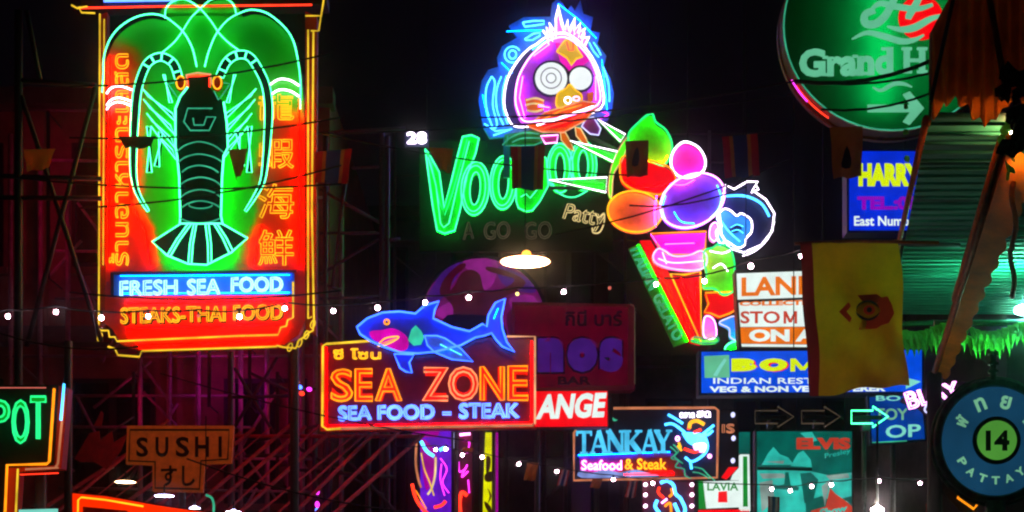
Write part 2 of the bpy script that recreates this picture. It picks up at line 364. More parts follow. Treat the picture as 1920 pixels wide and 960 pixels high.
S.tube([(344, 426), (291, 460), (318, 485), (357, 501), (392, 503), (438, 480), (468, 453), (421, 426)], M["n_cy"], 1.6, .116, True)
for a, b in [((357, 427), (319, 485)), ((363, 428), (325, 486)), ((368, 428), (358, 500)), ((373, 428), (364, 500)), ((390, 428), (395, 502)), ((396, 428), (401, 500)), ((406, 427), (434, 480)), ((412, 427), (441, 477))]:
    S.tube([a, ((a[0] + b[0]) / 2 + (2 if b[0] > 380 else -2), (a[1] + b[1]) / 2), b], M["n_cy"], 1.3, .116)
S.tube([(403, 212), (357, 212), (350, 237), (362, 253), (397, 253), (409, 228), (392, 228), (387, 243), (369, 243), (367, 230)], M["n_cyd"], 1.5, .118)
# hidden back tubes throwing the green halo on the panel
for pts in ([(346, 200), (346, 300), (350, 410)], [(414, 205), (420, 290), (412, 410)], [(350, 434), (318, 458), (330, 480), (390, 494), (440, 465), (412, 434)]):
    S.tube(pts, M["n_hgreen"], 2.4, .06)
# antennae
S.tube([(373, 133), (365, 99), (350, 71), (332, 53), (311, 39), (286, 35), (257, 42), (229, 60), (210, 85), (200, 117), (199, 149), (197, 181)], M["n_cy"], 1.3, .10, sm=True)
S.tube([(388, 133), (396, 103), (410, 71), (431, 46), (456, 32), (477, 27), (505, 34), (534, 57), (551, 81), (560, 113), (566, 159), (566, 212)], M["n_cy"], 1.3, .10, sm=True)
S.tube([(307, 103), (328, 85), (342, 67), (360, 39), (378, 21), (399, 4), (424, 2), (440, 14), (445, 32)], M["n_cy"], 1.2, .056, sm=True)
S.tube([(312, 39), (314, 21), (328, 7), (350, 4), (374, 18), (396, 42), (413, 67), (431, 85), (450, 99)], M["n_cy"], 1.2, .056, sm=True)
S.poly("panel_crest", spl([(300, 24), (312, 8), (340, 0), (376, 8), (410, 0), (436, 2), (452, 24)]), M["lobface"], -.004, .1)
# claws
def band(pts, wd):
    P = spl(pts, False, 4); A, B = [], []
    for i in range(len(P)):
        a, b = P[max(i - 1, 0)], P[min(i + 1, len(P) - 1)]; tx, ty = b[0] - a[0], b[1] - a[1]; d = math.hypot(tx, ty) or 1
        k = wd * (1 - .75 * max(0, i / len(P) - .55) / .45)
        A.append((P[i][0] - ty / d * k, P[i][1] + tx / d * k)); B.append((P[i][0] + ty / d * k, P[i][1] - tx / d * k))
    return A, B
for pts in ([(340, 156), (330, 128), (308, 115), (286, 123), (273, 144), (262, 184), (257, 248), (255, 319), (259, 355), (268, 378), (283, 402)],
            [(416, 152), (428, 126), (447, 112), (470, 114), (488, 138), (502, 170), (507, 212), (505, 262), (502, 301), (496, 345), (482, 374), (464, 402)]):
    A, B = band(pts, 7.5); S.poly("claw_arm", A + B[::-1], M["black"], .10, .014)
    S.tube(A + B[::-1], M["n_cy"], 1.1, .104, True)
    for i in range(2, 16, 3): S.tube([A[i], B[i]], M["n_cy"], 1.5, .106)
for sgn in (-1, 1):
    cx = 378
    for (a, b, c, d) in [((92, 210), (104, 194), (54, 242), (46, 260)), ((96, 188), (106, 174), (50, 220), (44, 236)), ((88, 234), (98, 220), (52, 266), (46, 284)), ((80, 258), (90, 244), (50, 288), (44, 306)), ((64, 148), (68, 148), (56, 200), (50, 200)), ((90, 246), (98, 244), (98, 330), (88, 330)), ((68, 258), (76, 254), (84, 318), (74, 320))]:
        q = [(cx + sgn * p[0], p[1]) for p in (a, b, d, c)]
        S.poly("leg", q, M["black"], .10, .012); S.tube(q, M["n_cy"], 1.0, .102, True)
    S.poly("eye", ell(cx + sgn * 34, 165, 10, 15, 14), M["redface"], .112, .014)
    S.tube(ell(cx + sgn * 34, 164, 8, 12, 14), M["n_yelb"], 1.4, .118, True)
    S.tube([(cx + sgn * 28, 180), (cx + sgn * 36, 196), (cx + sgn * 44, 186), (cx + sgn * 58, 166), (cx + sgn * 46, 164)], M["n_cyd"], 1.3, .114)
for y in (170, 192, 200): S.tube([(202, y + 9), (212, y - 2), (228, y - 5), (250, y + 2)], M["n_white"], 1.7, .045, sm=True)
for y in (156, 176): S.tube([(508, y + 6), (525, y - 4), (545, y - 2), (562, y + 8)], M["n_white"], 1.7, .045, sm=True)
# column lettering
for ch, y0, y1 in (("龍", 180, 228), ("蝦", 262, 318), ("海", 348, 412), ("鮮", 434, 500)):
    S.otext(ch, quad(486, y0, 552, y1), M["n_yelb"], 1.0, .045)
V = "ร้านอาหารทะเลสด"
q = [(207, 500), (207, 105), (243, 105), (243, 500)]
S.otext(V, q, M["n_yelb"], 1.0, .045)
S.otext("FRESH", quad(228, 530, 334, 557, 0, -3), M["n_ice"], 1.5, .05); S.otext("SEA", quad(354, 527, 414, 555, 0, -1), M["n_ice"], 1.5, .05); S.otext("FOOD", quad(436, 523, 531, 550, 0, -1), M["n_ice"], 1.5, .05)
S.text("STEAKS-THAI", quad(231, 582, 426, 612, 0, -4), M["black"], .03, .004, .03); S.text("FOOD", quad(442, 577, 533, 606, 0, -2), M["black"], .03, .004, .03); S.otext("STEAKS-THAI", quad(229, 580, 424, 609, 0, -4), M["n_yelb"], 1.1, .05); S.otext("FOOD", quad(440, 575, 531, 603, 0, -2), M["n_yelb"], 1.1, .05)
for y in (520, 553): S.tube([(228, y), (545, y - 2)], M["n_hblue"], .8, .05)
for pts in ([(209, 110), (206, 500)], [(247, 215), (248, 380), (275, 440), (285, 500)], [(563, 190), (563, 500)], [(492, 425), (478, 500)], [(240, 572), (540, 566)], [(240, 618), (540, 611)], [(262, 648), (520, 640)]):
    S.tube(pts, M["n_hred"], 1.1, .045)
# frame tubes
S.tube([(190, 30), (188, 610), (184, 616), (193, 622), (206, 622), (208, 634), (218, 634), (222, 642), (450, 632), (523, 630), (528, 616), (538, 614), (541, 602), (551, 598), (551, 531)], M["n_yel"], 1.7, .05)
S.tube([(198, 40), (196, 500)], M["n_yel"], 1.4, .05)
S.tube([(205, 652), (218, 656), (224, 668), (264, 671), (268, 660), (520, 652)], M["n_yel"], 1.8, .05)
S.tube([(520, 650), (532, 653), (556, 655), (562, 640), (572, 634), (580, 626), (588, 622), (590, 600), (586, 400), (589, 64)], M["n_yel"], 1.8, .05)
S.tube([(579, 60), (579, 600), (586, 596)], M["n_yel"], 1.6, .05)
for x, y in [(190, 634), (545, 653), (563, 645), (576, 630), (588, 610)]: S.tube(ell(x, y, 4, 8, 10, 20), M["n_yel"], 1.2, .05, True)
S.tube([(574, 34), (603, 34), (599, 62), (584, 62)], M["n_yel"], 1.6, .05); S.tube([(610, -12), (607, 12), (603, 36)], M["n_yel"], 1.6, .05)
S.tube([(137, 14), (148, 20), (167, 16), (150, 18), (156, 28), (181, 29)], M["n_yel"], 1.6, .05)
S.poly("side_casing", [(572, 20), (594, 30), (592, 628), (572, 618)], M["darkred"], -.01, .1)
S.poly("side_casing", [(186, 28), (200, 22), (197, 612), (185, 612)], M["darkred"], -.01, .1)
S.poly("top_beam", [(150, -14), (612, -14), (612, 6), (150, 10)], M["dark"], -.02, .2)
S.tube([(150, 16), (300, 13), (585, 10)], M["n_red"], 1.8, .01); S.tube([(196, 3), (330, 1)], M["n_blue"], 3, .02)
S.poly("added_back_glow", [(205, 215), (566, 215), (566, 600), (205, 600)], M["n_back"], -.13, .01)  # glowing back face added to redden the building wall behind
S.mast((545,), 60, .04, .25)

# ------------------------------------------------------------------ voodoo sign
S = Sign("club_sign", "green neon club sign with hollow tube lettering above an unlit line given faint glow", "neon sign", 960, 350, 20)
S.poly("panel", [(786, 262), (1150, 262), (1150, 470), (786, 470)], M["black"], -.03, .06)
def oval(cx, cy_, rx, ry, rot=0):
    S.poly("letter_face", ell(cx, cy_, rx, ry, 26, rot), M["greenpaint"], .0, .03)
    S.poly("letter_core", ell(cx, cy_, rx * .3, ry * .55, 20, rot), M["black"], .006, .004)
    S.tube(ell(cx, cy_, rx, ry, 26, rot), M["n_cg"], 1.5, .06, True)
    S.tube(ell(cx, cy_, rx, ry, 26, rot), M["n_hg3"], .7, .04, True, name="added_glow_tube")  # extra tube added under the outline to brighten the letter face
    S.tube(ell(cx - 1, cy_, rx * .78, ry * .86, 26, rot), M["n_cg"], 1.2, .06, True)
    S.tube(ell(cx, cy_, rx * .38, ry * .62, 20, rot), M["n_cg"], 1.2, .06, True)
Vp = [(798, 282), (804, 290), (824, 326), (833, 392), (846, 345), (857, 300), (868, 259), (884, 256), (898, 262), (892, 290), (876, 330), (862, 400), (853, 434), (834, 440), (820, 434), (812, 390), (804, 330)]
S.poly("letter_face", Vp, M["greenpaint"], 0, .03); S.tube(Vp, M["n_hg3"], .7, .02, True, name="added_glow_tube"); S.tube(Vp, M["n_cg"], 1.6, .06, True)
S.tube([(803, 296), (818, 350), (826, 420), (832, 428), (842, 420), (858, 350), (880, 266)], M["n_cg"], 1.2, .032)
S.tube([(808, 300), (824, 380), (834, 405), (848, 365), (866, 300), (876, 262)], M["n_grn"], 1.2, .032)
oval(891, 356, 26, 50, 4); oval(944, 345, 25, 50, 3); oval(1050, 318, 24, 46, 0); oval(1093, 313, 25, 46, 0)
D = [(966, 290), (968, 380), (972, 392), (986, 399), (998, 397), (1012, 380), (1028, 350), (1024, 300), (1000, 280)]
S.poly("letter_face", D, M["greenpaint"], .0, .03); S.tube(D, M["n_hg3"], .7, .04, True, name="added_glow_tube"); S.tube(D, M["n_cg"], 1.5, .06, True); S.tube([(976, 372), (986, 366), (994, 374), (1012, 352), (1016, 320)], M["n_cg"], 1.2, .06)
S.tube([(1030, 340), (1050, 366), (1078, 372), (1110, 354)], M["n_cg"], 1.3, .06, sm=True)
for t, a, b in (("A", 869, 888), ("GO", 908, 956), ("GO", 984, 1034)): S.otext(t, quad(a, 418, b, 450, 0, -2), M["n_deadglow"], .9, .02)
S.otext("Patty", [(1064, 384), (1136, 394), (1128, 438), (1052, 420)], M["n_warm"], .9, .045, .01)
S.tube([(1116, 402), (1122, 410), (1132, 402), (1132, 420), (1124, 437), (1112, 438), (1110, 428)], M["n_warm"], 1.3, .045, sm=True)
S.otext("28", quad(764, 250, 799, 270), M["n_white"], 1.6, .03)
S.poly("number_plate", [(758, 244), (804, 244), (804, 275), (758, 275)], M["navy"], -.005, .02)
S.hang([(800, 262), (1148, 262)])
box("arm", S.L(758, 262, -.05), (S.L(800, 262)[0], .1, S.L(0, 256)[2]), M["steel"], S.root)

# ------------------------------------------------------------------ bird head neon
S = Sign("bird_head_sign", "purple neon bird head with white goggle eyes and blue glowing spiky surround", "neon sign", 1030, 150, 19.6)
aura = [(954, 48), (982, 32), (1032, 31), (1035, 6), (1046, -3), (1055, 6), (1063, 20), (1071, 10), (1078, 20), (1088, 0), (1094, 26), (1112, 32), (1107, 58), (1125, 61), (1120, 82), (1137, 105), (1131, 125), (1144, 146), (1151, 175), (1148, 204), (1139, 227), (1090, 236), (1000, 252), (918, 259), (906, 239), (897, 187), (903, 152), (915, 131), (934, 125), (932, 108), (941, 87), (970, 70)]
S.poly("surround_board", aura, M["auraface"], 0, .05)
face = spl([(1030, 80), (1006, 98), (988, 118), (970, 152), (964, 190), (968, 215), (980, 236), (1010, 236), (1060, 228), (1122, 205), (1124, 165), (1112, 125), (1088, 92), (1060, 74)], True, 4)
S.poly("face_rim", [(x + (x - 1040) * (.2 if x < 1010 else .07) - 3, y + (y - 165) * .06) for x, y in face], M["navy"], .05, .03)
S.poly("face", face, M["purple"], .056, .01)
S.tube([(x + (x - 1040) * (.21 if x < 1010 else .08) - 3, y + (y - 165) * .07) for x, y in face], M["n_white"], 1.5, .09, True)
S.tube([(x - (x - 1040) * .03, y - (y - 165) * .04) for x, y in face], M["n_pink"], 1.5, .13, True)
for pts in ([(980, 150), (974, 190), (984, 228)], [(1000, 112), (1030, 90)], [(1116, 150), (1116, 195)], [(1010, 205), (1030, 208)]): S.tube(pts, M["n_hpurp2"], 1.0, .12)
for cx, r in ((1033, 30), (1088, 21)):
    S.poly("goggle_rim", ell(cx, 152, r + 4, r + 4, 28), M["navy"], .082, .02)
    S.poly("eye", ell(cx, 152, r, r, 28), M["f_eye"], .09, .012)
    for k in ((.64, .3) if r > 25 else ()): S.tube(ell(cx, 152, r * k, r * k, 20), M["eyering"], 1.0, .1, True, name="eye_ring")
beak = [(988, 242), (1022, 216), (1092, 195), (1124, 201), (1096, 232), (1056, 254), (1016, 253)]
S.poly("beak", beak, M["f_orr"], .1, .02); S.tube(beak, M["n_orf"], 1.3, .108, True)
S.poly("beak_mouth", [(1012, 240), (1040, 226), (1090, 212), (1100, 218), (1060, 244), (1024, 248)], M["f_red"], .106, .004)
S.tube([(1006, 240), (1060, 224), (1112, 206)], M["n_white"], 2.3, .115, sm=True); S.tube([(1020, 246), (1060, 234), (1096, 220)], M["n_red"], 1.8, .115, sm=True); S.tube([(1010, 234), (1050, 214), (1090, 203)], M["n_or"], 1.4, .115)
nose = spl([(1042, 196), (1046, 180), (1060, 172), (1068, 164), (1078, 174), (1090, 184), (1088, 196), (1070, 196), (1054, 208), (1044, 206)], True, 3)
S.poly("nose", nose, M["f_yel"], .1, .03); S.tube(nose, M["n_yelb"], 1.2, .108, True)
S.tube(ell(1064, 194, 6, 6, 12), M["n_white"], 1.2, .11, True); S.tube(ell(1080, 191, 6, 4, 12), M["n_pink"], 1.2, .11, True)
gem = [(1043, 102), (1056, 84), (1066, 76), (1078, 82), (1082, 98), (1092, 112), (1080, 116), (1071, 128), (1062, 114)]
S.poly("forehead_crest", gem, M["f_yel"], .09, .03); S.tube(gem, M["n_yelb"], 1.2, .098, True); S.tube([(1062, 84), (1066, 100), (1074, 100), (1074, 84)], M["n_red"], 1.4, .1)
S.poly("forehead_patch", [(1040, 84), (1100, 84), (1104, 118), (1072, 140), (1050, 118)], M["f_mg"], .066, .008)
S.poly("cheek_mark", [(984, 188), (1020, 192), (1018, 212), (988, 212)], M["f_org"], .066, .01)
S.tubes([([(986, 192), (1004, 188), (1020, 193)], 0, 1), ([(985, 201), (1002, 198), (1020, 202)], 0, 1), ([(987, 211), (1004, 213), (1019, 209)], 0, 1)], M["n_warm"], 1.8, .074)
S.poly("cheek_mark", [(1101, 178), (1113, 175), (1112, 192), (1102, 196)], M["f_org"], .066, .01)
hair = [(1018, 62), (1028, 78), (1024, 56), (1036, 74), (1030, 48), (1042, 66), (1042, 38), (1046, 15), (1052, 42), (1058, 60), (1064, 42), (1066, 62), (1078, 38), (1076, 62), (1088, 48), (1084, 66), (1096, 58), (1090, 76), (1104, 74), (1096, 90)]
S.poly("hair", hair + [(1070, 88), (1040, 84)], M["pinkp"], .07, .02); S.tube(hair, M["n_white"], 1.6, .08)
S.tube([(x, y + 9) for x, y in hair[1:-2]], M["n_hpurp"], 1.2, .082)
S.tubes([([(980, 47), (1000, 44), (1020, 44), (1020, 50), (1000, 53), (984, 55), (980, 47)], 0, 0), ([(984, 78), (1000, 68), (1012, 66), (1012, 72), (998, 80), (986, 80), (984, 78)], 0, 0),
         ([(998, 98), (1018, 84), (1032, 80)], 0, 1), (ell(961, 107, 15, 15, 18, 0, 40, 330), 0, 0), (ell(961, 107, 7, 8, 14), 1, 0),
         ([(922, 148), (912, 170), (912, 205), (924, 242), (932, 236), (924, 200), (928, 160), (922, 148)], 0, 1), ([(940, 148), (931, 175), (932, 210), (944, 238)], 0, 1), ([(950, 146), (943, 175), (944, 210), (952, 236)], 0, 1),
         ([(1104, 84), (1112, 100), (1122, 112)], 0, 1), ([(1112, 84), (1120, 96), (1126, 108)], 0, 1), ([(1130, 130), (1140, 160), (1142, 195)], 0, 1), ([(908, 236), (930, 250), (960, 246), (925, 258)], 0, 0)], M["n_cyan"], 1.5, .08)
for pts in ([(950, 62), (990, 60), (1020, 60)], [(1046, 10), (1085, 40), (1118, 75)], [(940, 120), (960, 140)], [(905, 180), (915, 225)], [(1128, 115), (1138, 210)]): S.tube(pts, M["n_hblue"], .8, .05)
# collar and jewels under the head
S.poly("collar", [(946, 254), (1000, 246), (1018, 252), (1018, 268), (1004, 272), (975, 270), (946, 275)], M["greenpaint"], .04, .03)
S.tubes([([(942, 275), (956, 262), (980, 252), (1010, 254)], 0, 1), ([(960, 270), (980, 262), (1014, 262)], 0, 1), ([(952, 258), (950, 276), (1000, 276), (1018, 268)], 0, 0)], M["n_cyd"], 1.4, .06)
S.poly("post", [(944, 248), (956, 248), (956, 330), (944, 330)], M["cyanp"], -.05, .04)
S.poly("neck_band", [(1014, 258), (1046, 256), (1044, 270), (1022, 272)], M["magenta"], .05, .02); S.tube([(1014, 258), (1046, 256), (1044, 270), (1022, 272)], M["n_pink"], 1.2, .058, True)
for x, y in ((1056, 262), (1084, 254)):
    q = [(x - 6, y - 12), (x + 4, y - 10), (x + 14, y + 8), (x + 20, y + 24), (x + 8, y + 18), (x - 4, y + 4)]
    S.poly("bone", q, M["f_org"], .06, .02); S.tube(q, M["n_warm"], 1.2, .066, True)
q = [(1098, 226), (1112, 222), (1126, 244), (1122, 256), (1106, 254), (1090, 240)]
S.poly("wing_tip", q, M["purple"], .05, .02); S.tube(q, M["n_lav"], 1.2, .056, True)
S.tube([(1110, 208), (1140, 216), (1124, 226)], M["n_mag"], 1.5, .05, sm=True)
S.hang([(990, 40), (1100, 40)])

# ------------------------------------------------------------------ ice cream sign
S = Sign("ice_cream_sign", "neon ice cream cone of coloured scoops licked by a boy in green shirt", "neon sign", 1270, 440, 17)
HID = {"bluescoop": "n_hpurp", "orangescoop": "n_horg", "leafgreen": "n_hg3", "magenta": "n_hmag", "navy": "n_hblue", "cyanp": "n_hblue", "pinkp": "n_hmag", "greenpaint": "n_hg3"}  # extra tubes added beneath the outlines to brighten each face
def shape(name, pts, face_m, tube_m, off=.03, r=1.8, sm=True, th=.03):
    P = spl(pts, True, 4) if sm else pts
    S.poly(name, P, M[face_m], off, th); S.tube(P, M[tube_m], r, off + .07, True)
    if face_m in HID and name != "cap": S.tube(P, M[HID[face_m]], r * .45, off + .055, True, name="added_glow_tube")
shape("scoop_backing", [(1166, 273), (1178, 262), (1168, 300), (1150, 330), (1146, 372), (1140, 360), (1146, 315)], "leafgreen", "n_orf", .0, 1.3)
shape("pistachio_scoop", [(1176, 262), (1197, 234), (1220, 218), (1228, 234), (1247, 249), (1258, 273), (1256, 298), (1241, 315), (1218, 306), (1196, 300)], "leafgreen", "n_grn", .02)
shape("cherry_scoop", [(1280, 272), (1306, 281), (1320, 304), (1316, 326), (1293, 338), (1270, 335), (1257, 317), (1260, 291)], "magenta", "n_white", .03)
shape("strawberry_scoop", [(1166, 300), (1161, 322), (1166, 346), (1187, 361), (1213, 367), (1236, 370), (1254, 356), (1265, 341), (1254, 320), (1218, 307), (1190, 300)], "f_red", "n_or", .034)
shape("orange_scoop", ell(1189, 402, 51, 38, 16, 6), "orangescoop", "n_yelb", .04)
shape("blueberry_scoop", ell(1296, 382, 63, 47, 16, -28), "bluescoop", "n_pink", .05)
S.tubes([([(1342, 352), (1350, 376), (1344, 398), (1330, 414)], 0, 1), ([(1246, 372), (1240, 395), (1246, 418)], 0, 1)], M["n_cyan"], 1.6, 0.100)
S.tube([(1255, 350), (1280, 352), (1300, 342)], M["n_hmag"], .9, 0.100, sm=True); S.tube([(1262, 402), (1275, 420), (1300, 424)], M["n_hblue"], .9, 0.100, sm=True); S.tube([(1230, 372), (1226, 400), (1228, 430)], M["n_hmag"], .9, 0.090, sm=True)
S.tube([(1205, 304), (1240, 308), (1250, 296)], M["n_horg"], .7, .07, sm=True); S.tube([(1176, 345), (1210, 358), (1245, 350)], M["n_hred"], .8, 0.085, sm=True)
shape("cup", [(1219, 443), (1322, 439), (1320, 470), (1300, 482), (1250, 482), (1236, 470)], "magenta", "n_or", .036, 1.5, False)
S.tube([(1245, 462), (1300, 460)], M["n_hmag"], .9, 0.090)
shape("ruffle", [(1223, 484), (1232, 472), (1245, 476), (1262, 486), (1290, 484), (1310, 476), (1322, 484), (1320, 504), (1300, 512), (1265, 510), (1240, 504), (1226, 496)], "pinkp", "n_lav", .05, 1.6)
S.tubes([([(1232, 490), (1262, 498), (1316, 494)], 0, 1), ([(1240, 478), (1248, 500)], 0, 1)], M["n_pink"], 1.3, 0.115)
S.poly("cone_side", [(1200, 451), (1220, 450), (1258, 518), (1312, 648), (1290, 641)], M["f_red"], .0, .03); S.tube([(1214, 470), (1300, 640)], M["n_hred"], .9, .02)
S.poly("script_strip", [(1178, 467), (1200, 457), (1292, 641), (1263, 651)], M["greenpaint"], .014, .03)
S.tube([(1196, 460), (1288, 640)], M["n_hgreen"], .9, .02)
S.otext("ITALIAN", [(1198, 464), (1234, 536), (1217, 546), (1181, 471)], M["n_cyd"], .9, .03); S.otext("GELATO", [(1240, 550), (1282, 630), (1264, 642), (1223, 559)], M["n_cyd"], .9, .03)
shape("cone", [(1255, 518), (1282, 520), (1311, 514), (1313, 648)], "f_red", "n_yelb", .04, 1.8, False)
for pts in ([(1275, 525), (1300, 590)], [(1303, 530), (1308, 600)]): S.tube(pts, M["n_hred"], .8, 0.090)
# boy
cap = [(1354, 371), (1358, 352), (1374, 360), (1398, 346), (1418, 346), (1408, 362), (1433, 379), (1449, 405), (1445, 438), (1425, 464), (1392, 478), (1366, 470), (1350, 444), (1346, 400)]
shape("cap", cap, "navy", "n_white", .03, 1.6, False)
S.tubes([([(1360, 372), (1395, 372), (1425, 386), (1440, 410)], 0, 1)], M["n_cyan"], 2.2, 0.085)
S.tubes([([(1449, 420), (1438, 450), (1414, 474), (1390, 484)], 0, 1), ([(1414, 352), (1420, 360), (1406, 366)], 0, 0)], M["n_white"], 1.3, 0.095)
fc = [(1342, 412), (1354, 398), (1366, 400), (1378, 410), (1386, 406), (1396, 410), (1406, 420), (1406, 440), (1396, 452), (1394, 464), (1380, 470), (1360, 458), (1348, 462), (1340, 440), (1350, 430)]
shape("boy_face", fc, "cyanp", "n_white", .045, 1.5)
S.tube([(1350, 420), (1365, 440), (1385, 458)], M["n_cyan"], 1.4, 0.106, sm=True)
S.poly("eye", ell(1378, 431, 12, 8, 14, -15), M["navy"], .056, .008); S.tubes([([(1368, 430), (1380, 424), (1392, 428)], 0, 1), ([(1370, 437), (1382, 434), (1392, 440)], 0, 1)], M["n_cyan"], .8, .064)
shape("boy_hand", [(1330, 430), (1340, 424), (1344, 440), (1338, 458), (1328, 450)], "pinkp", "n_pink", .06, 1.3)
shape("shirt", [(1318, 476), (1334, 470), (1346, 463), (1366, 472), (1374, 498), (1374, 520), (1376, 546), (1356, 558), (1336, 546), (1316, 544), (1322, 520), (1318, 500)], "leafgreen", "n_grn", .055, 1.6)
S.tubes([([(1334, 508), (1350, 500), (1362, 514)], 0, 1), ([(1328, 476), (1352, 480), (1368, 474)], 0, 1)], M["n_white"], 1.3, 0.118)
shape("shorts", [(1320, 554), (1374, 552), (1384, 580), (1366, 592), (1346, 599), (1330, 592), (1318, 590), (1326, 574)], "f_red", "n_or", .05, 1.6, False)
shape("sock", [(1318, 602), (1328, 598), (1338, 610), (1339, 636), (1318, 636)], "pinkp", "n_pink", .05, 1.4)
shape("sock", [(1346, 610), (1360, 602), (1376, 598), (1388, 612), (1390, 630), (1380, 642), (1366, 636), (1364, 620)], "cyanp", "n_lav", .05, 1.5)
shape("shoe", [(1357, 656), (1370, 646), (1388, 644), (1398, 634), (1398, 656), (1376, 673), (1360, 670)], "greenpaint", "n_cy", .056, 1.5)
shape("shoe", [(1294, 642), (1302, 636), (1320, 640), (1342, 636), (1342, 646), (1316, 648)], "greenpaint", "n_cyd", .056, 1.3)
S.tube([(1364, 660), (1384, 654)], M["n_hgreen"], .8, 0.106)
for p in ([(1120, 230), (1171, 258), (1162, 271)], [(1069, 270), (1156, 290), (1148, 309)], [(1030, 343), (1137, 338), (1135, 366)]):
    S.poly("ray", p, M["greenpaint"], .05, .02); S.tube(p, M["n_white"], 1.3, 0.105, True)
    c = (sum(x for x, _ in p) / 3, sum(y for _, y in p) / 3); S.tube([((p[0][0] + 2 * c[0]) / 3, (p[0][1] + 2 * c[1]) / 3), ((p[1][0] + p[2][0]) / 2 - 6, (p[1][1] + p[2][1]) / 2)], M["n_hgreen"], .9, 0.098)
rod("bracket", [S.L(1030, 350, -.05), S.L(1150, 350, -.05)], .02, M["steel"], S.root); rod("bracket", [S.L(1100, 250, -.05), S.L(1180, 290, -.05)], .02, M["steel"], S.root)
S.hang([(1220, 222), (1290, 275), (1395, 350)])

# ------------------------------------------------------------------ shark sign
S = Sign("shark_sign", "framed neon sea food sign with a blue shark leaping over its top edge", "neon sign", 805, 720, 16)
S.poly("board", [(606, 646), (719, 638), (948, 632), (1003, 632), (1002, 798), (606, 804)], M["szboard"], 0, .1)
S.poly("frame_rim", [(601, 642), (606, 646), (606, 804), (1002, 798), (1006, 803), (601, 809)], M["redpaint"], .012, .12)
S.tube([(700, 640), (612, 646), (606, 650), (605, 800), (614, 806), (640, 804)], M["n_yel"], 2.2, .03)
S.tube([(640, 804), (1000, 798)], M["n_salmon"], 2.6, .03); S.tube([(950, 632), (1003, 632), (1003, 796)], M["n_orf"], 2.0, .03)
for pts in ([(612, 652), (612, 800)], [(612, 799), (996, 793)], [(997, 640), (997, 792)]): S.tube(pts, M["n_hred"], .5, .012)
shark = [(671, 617), (690, 601), (719, 590), (751, 588), (780, 592), (797, 577), (824, 569), (816, 584), (813, 601), (848, 617), (881, 625), (897, 616), (905, 611), (913, 616), (916, 595), (929, 572), (947, 564), (940, 598), (942, 620), (950, 645), (965, 663), (942, 653), (930, 640), (922, 628), (908, 633), (892, 636), (881, 642), (864, 651), (816, 663), (784, 666), (751, 664), (719, 653), (697, 643), (677, 630)]
S.poly("shark_body", shark, M["sharkp"], .045, .03)
S.tube(shark, M["n_shark"], 1.9, .095, True); S.tube(shark, M["n_hblue"], .6, .08, True, name="added_glow_tube")
fin = [(797, 632), (820, 632), (835, 637), (864, 656), (887, 680), (848, 676), (816, 663), (802, 650)]
S.poly("fin", fin, M["auraface"], .055, .01); S.tube(fin, M["n_shark"], 1.6, .066, True)
low = [(740, 666), (751, 692), (762, 699), (773, 701), (768, 682), (777, 667)]
S.poly("fin", low, M["sharkp"], .05, .02); S.tube(low, M["n_shark"], 1.7, .062, True)
S.poly("gill_patch", [(766, 640), (772, 620), (780, 612), (790, 622), (796, 634), (790, 648), (776, 650)], M["f_gill"], .056, .01)
S.poly("jaw_patch", spl([(694, 624), (716, 621), (740, 618), (764, 634), (764, 656), (744, 660), (722, 648), (700, 638)], True, 3), M["f_jaw"], .052, .006)
S.tube(ell(726, 606, 4.5, 4.5, 12), M["n_or"], 1.6, .06, True)
S.tube([(709, 650), (724, 637), (748, 634), (740, 642), (722, 650), (709, 652)], M["n_yelb"], 1.3, .075, sm=True); S.tube([(716, 648), (732, 642), (742, 638)], M["n_or"], 1.0, .076)
S.tube([(826, 648), (866, 668)], M["n_cyan"], 1.0, .062); S.tube([(926, 600), (934, 580)], M["n_hblue"], .8, .052)
for ch, a, b in (("S", 622, 661), ("E", 667, 699), ("A", 705, 753), ("Z", 793, 840), ("O", 842, 896), ("N", 901, 945), ("E", 953, 990)):
    f = (a - 620) / 370; q = quad(a, 694 - 7 * f, b, 753 - 2 * f)
    S.text(ch, q, M["f_letter"], .006, .012, .05, name="letter"); S.otext(ch, q, M["n_zo"] if ch in "ZO" else M["n_or"], 1.9, .034, .05)
    cxm = (a + b) / 2
S.otext("SEA FOOD", quad(636, 763, 814, 789, 0, -3), M["n_blue"], 1.9, .03); S.otext("–", quad(830, 774, 846, 778), M["n_blue"], 1.6, .03); S.otext("STEAK", quad(862, 758, 973, 785, 0, -1), M["n_blue"], 1.9, .03)
S.otext("ซี โซน", quad(626, 655, 714, 674), M["n_yelb"], 1.3, .03)
S.mast((853, 925), 780, .02, .3)

# ------------------------------------------------------------------ exchange sign, bar sign, disc
S = Sign("exchange_sign", "small bright red lightbox with slanted white capitals beside the framed shark sign", "sign", 1060, 765, 17)
S.poly("casing", [(925, 731), (1141, 731), (1141, 801), (925, 803)], M["dark"], -.004, .15); S.poly("face", [(930, 734), (1139, 733), (1139, 799), (930, 801)], M["f_red"], .004, .01)
S.text("EXCH", [(868, 742), (1004, 740), (1000, 786), (864, 788)], M["f_white"], .006, .01, .045); S.text("ANGE", [(1012, 740), (1138, 736), (1132, 783), (1004, 787)], M["f_white"], .006, .01, .045)
S.mast((1008,), 745, .03, .25)
S = Sign("bar_sign", "dim maroon bar board with rounded dark blue letters joined to a purple disc", "sign", 1100, 650, 20)
S.poly("casing", [(960, 566), (1187, 570), (1191, 576), (1191, 728), (1184, 732), (960, 734)], M["maroon"], 0, .2)
S.poly("face", [(965, 572), (1178, 576), (1176, 722), (965, 727)], M["f_nosr"], .006, .004)
S.tube([(1180, 570), (1190, 576), (1190, 720)], M["n_deadglow"], 1.0, .012)
S.text("กินี บาร์", quad(1060, 582, 1166, 612, 0, 0), M["navy"], .008, .008, .02)
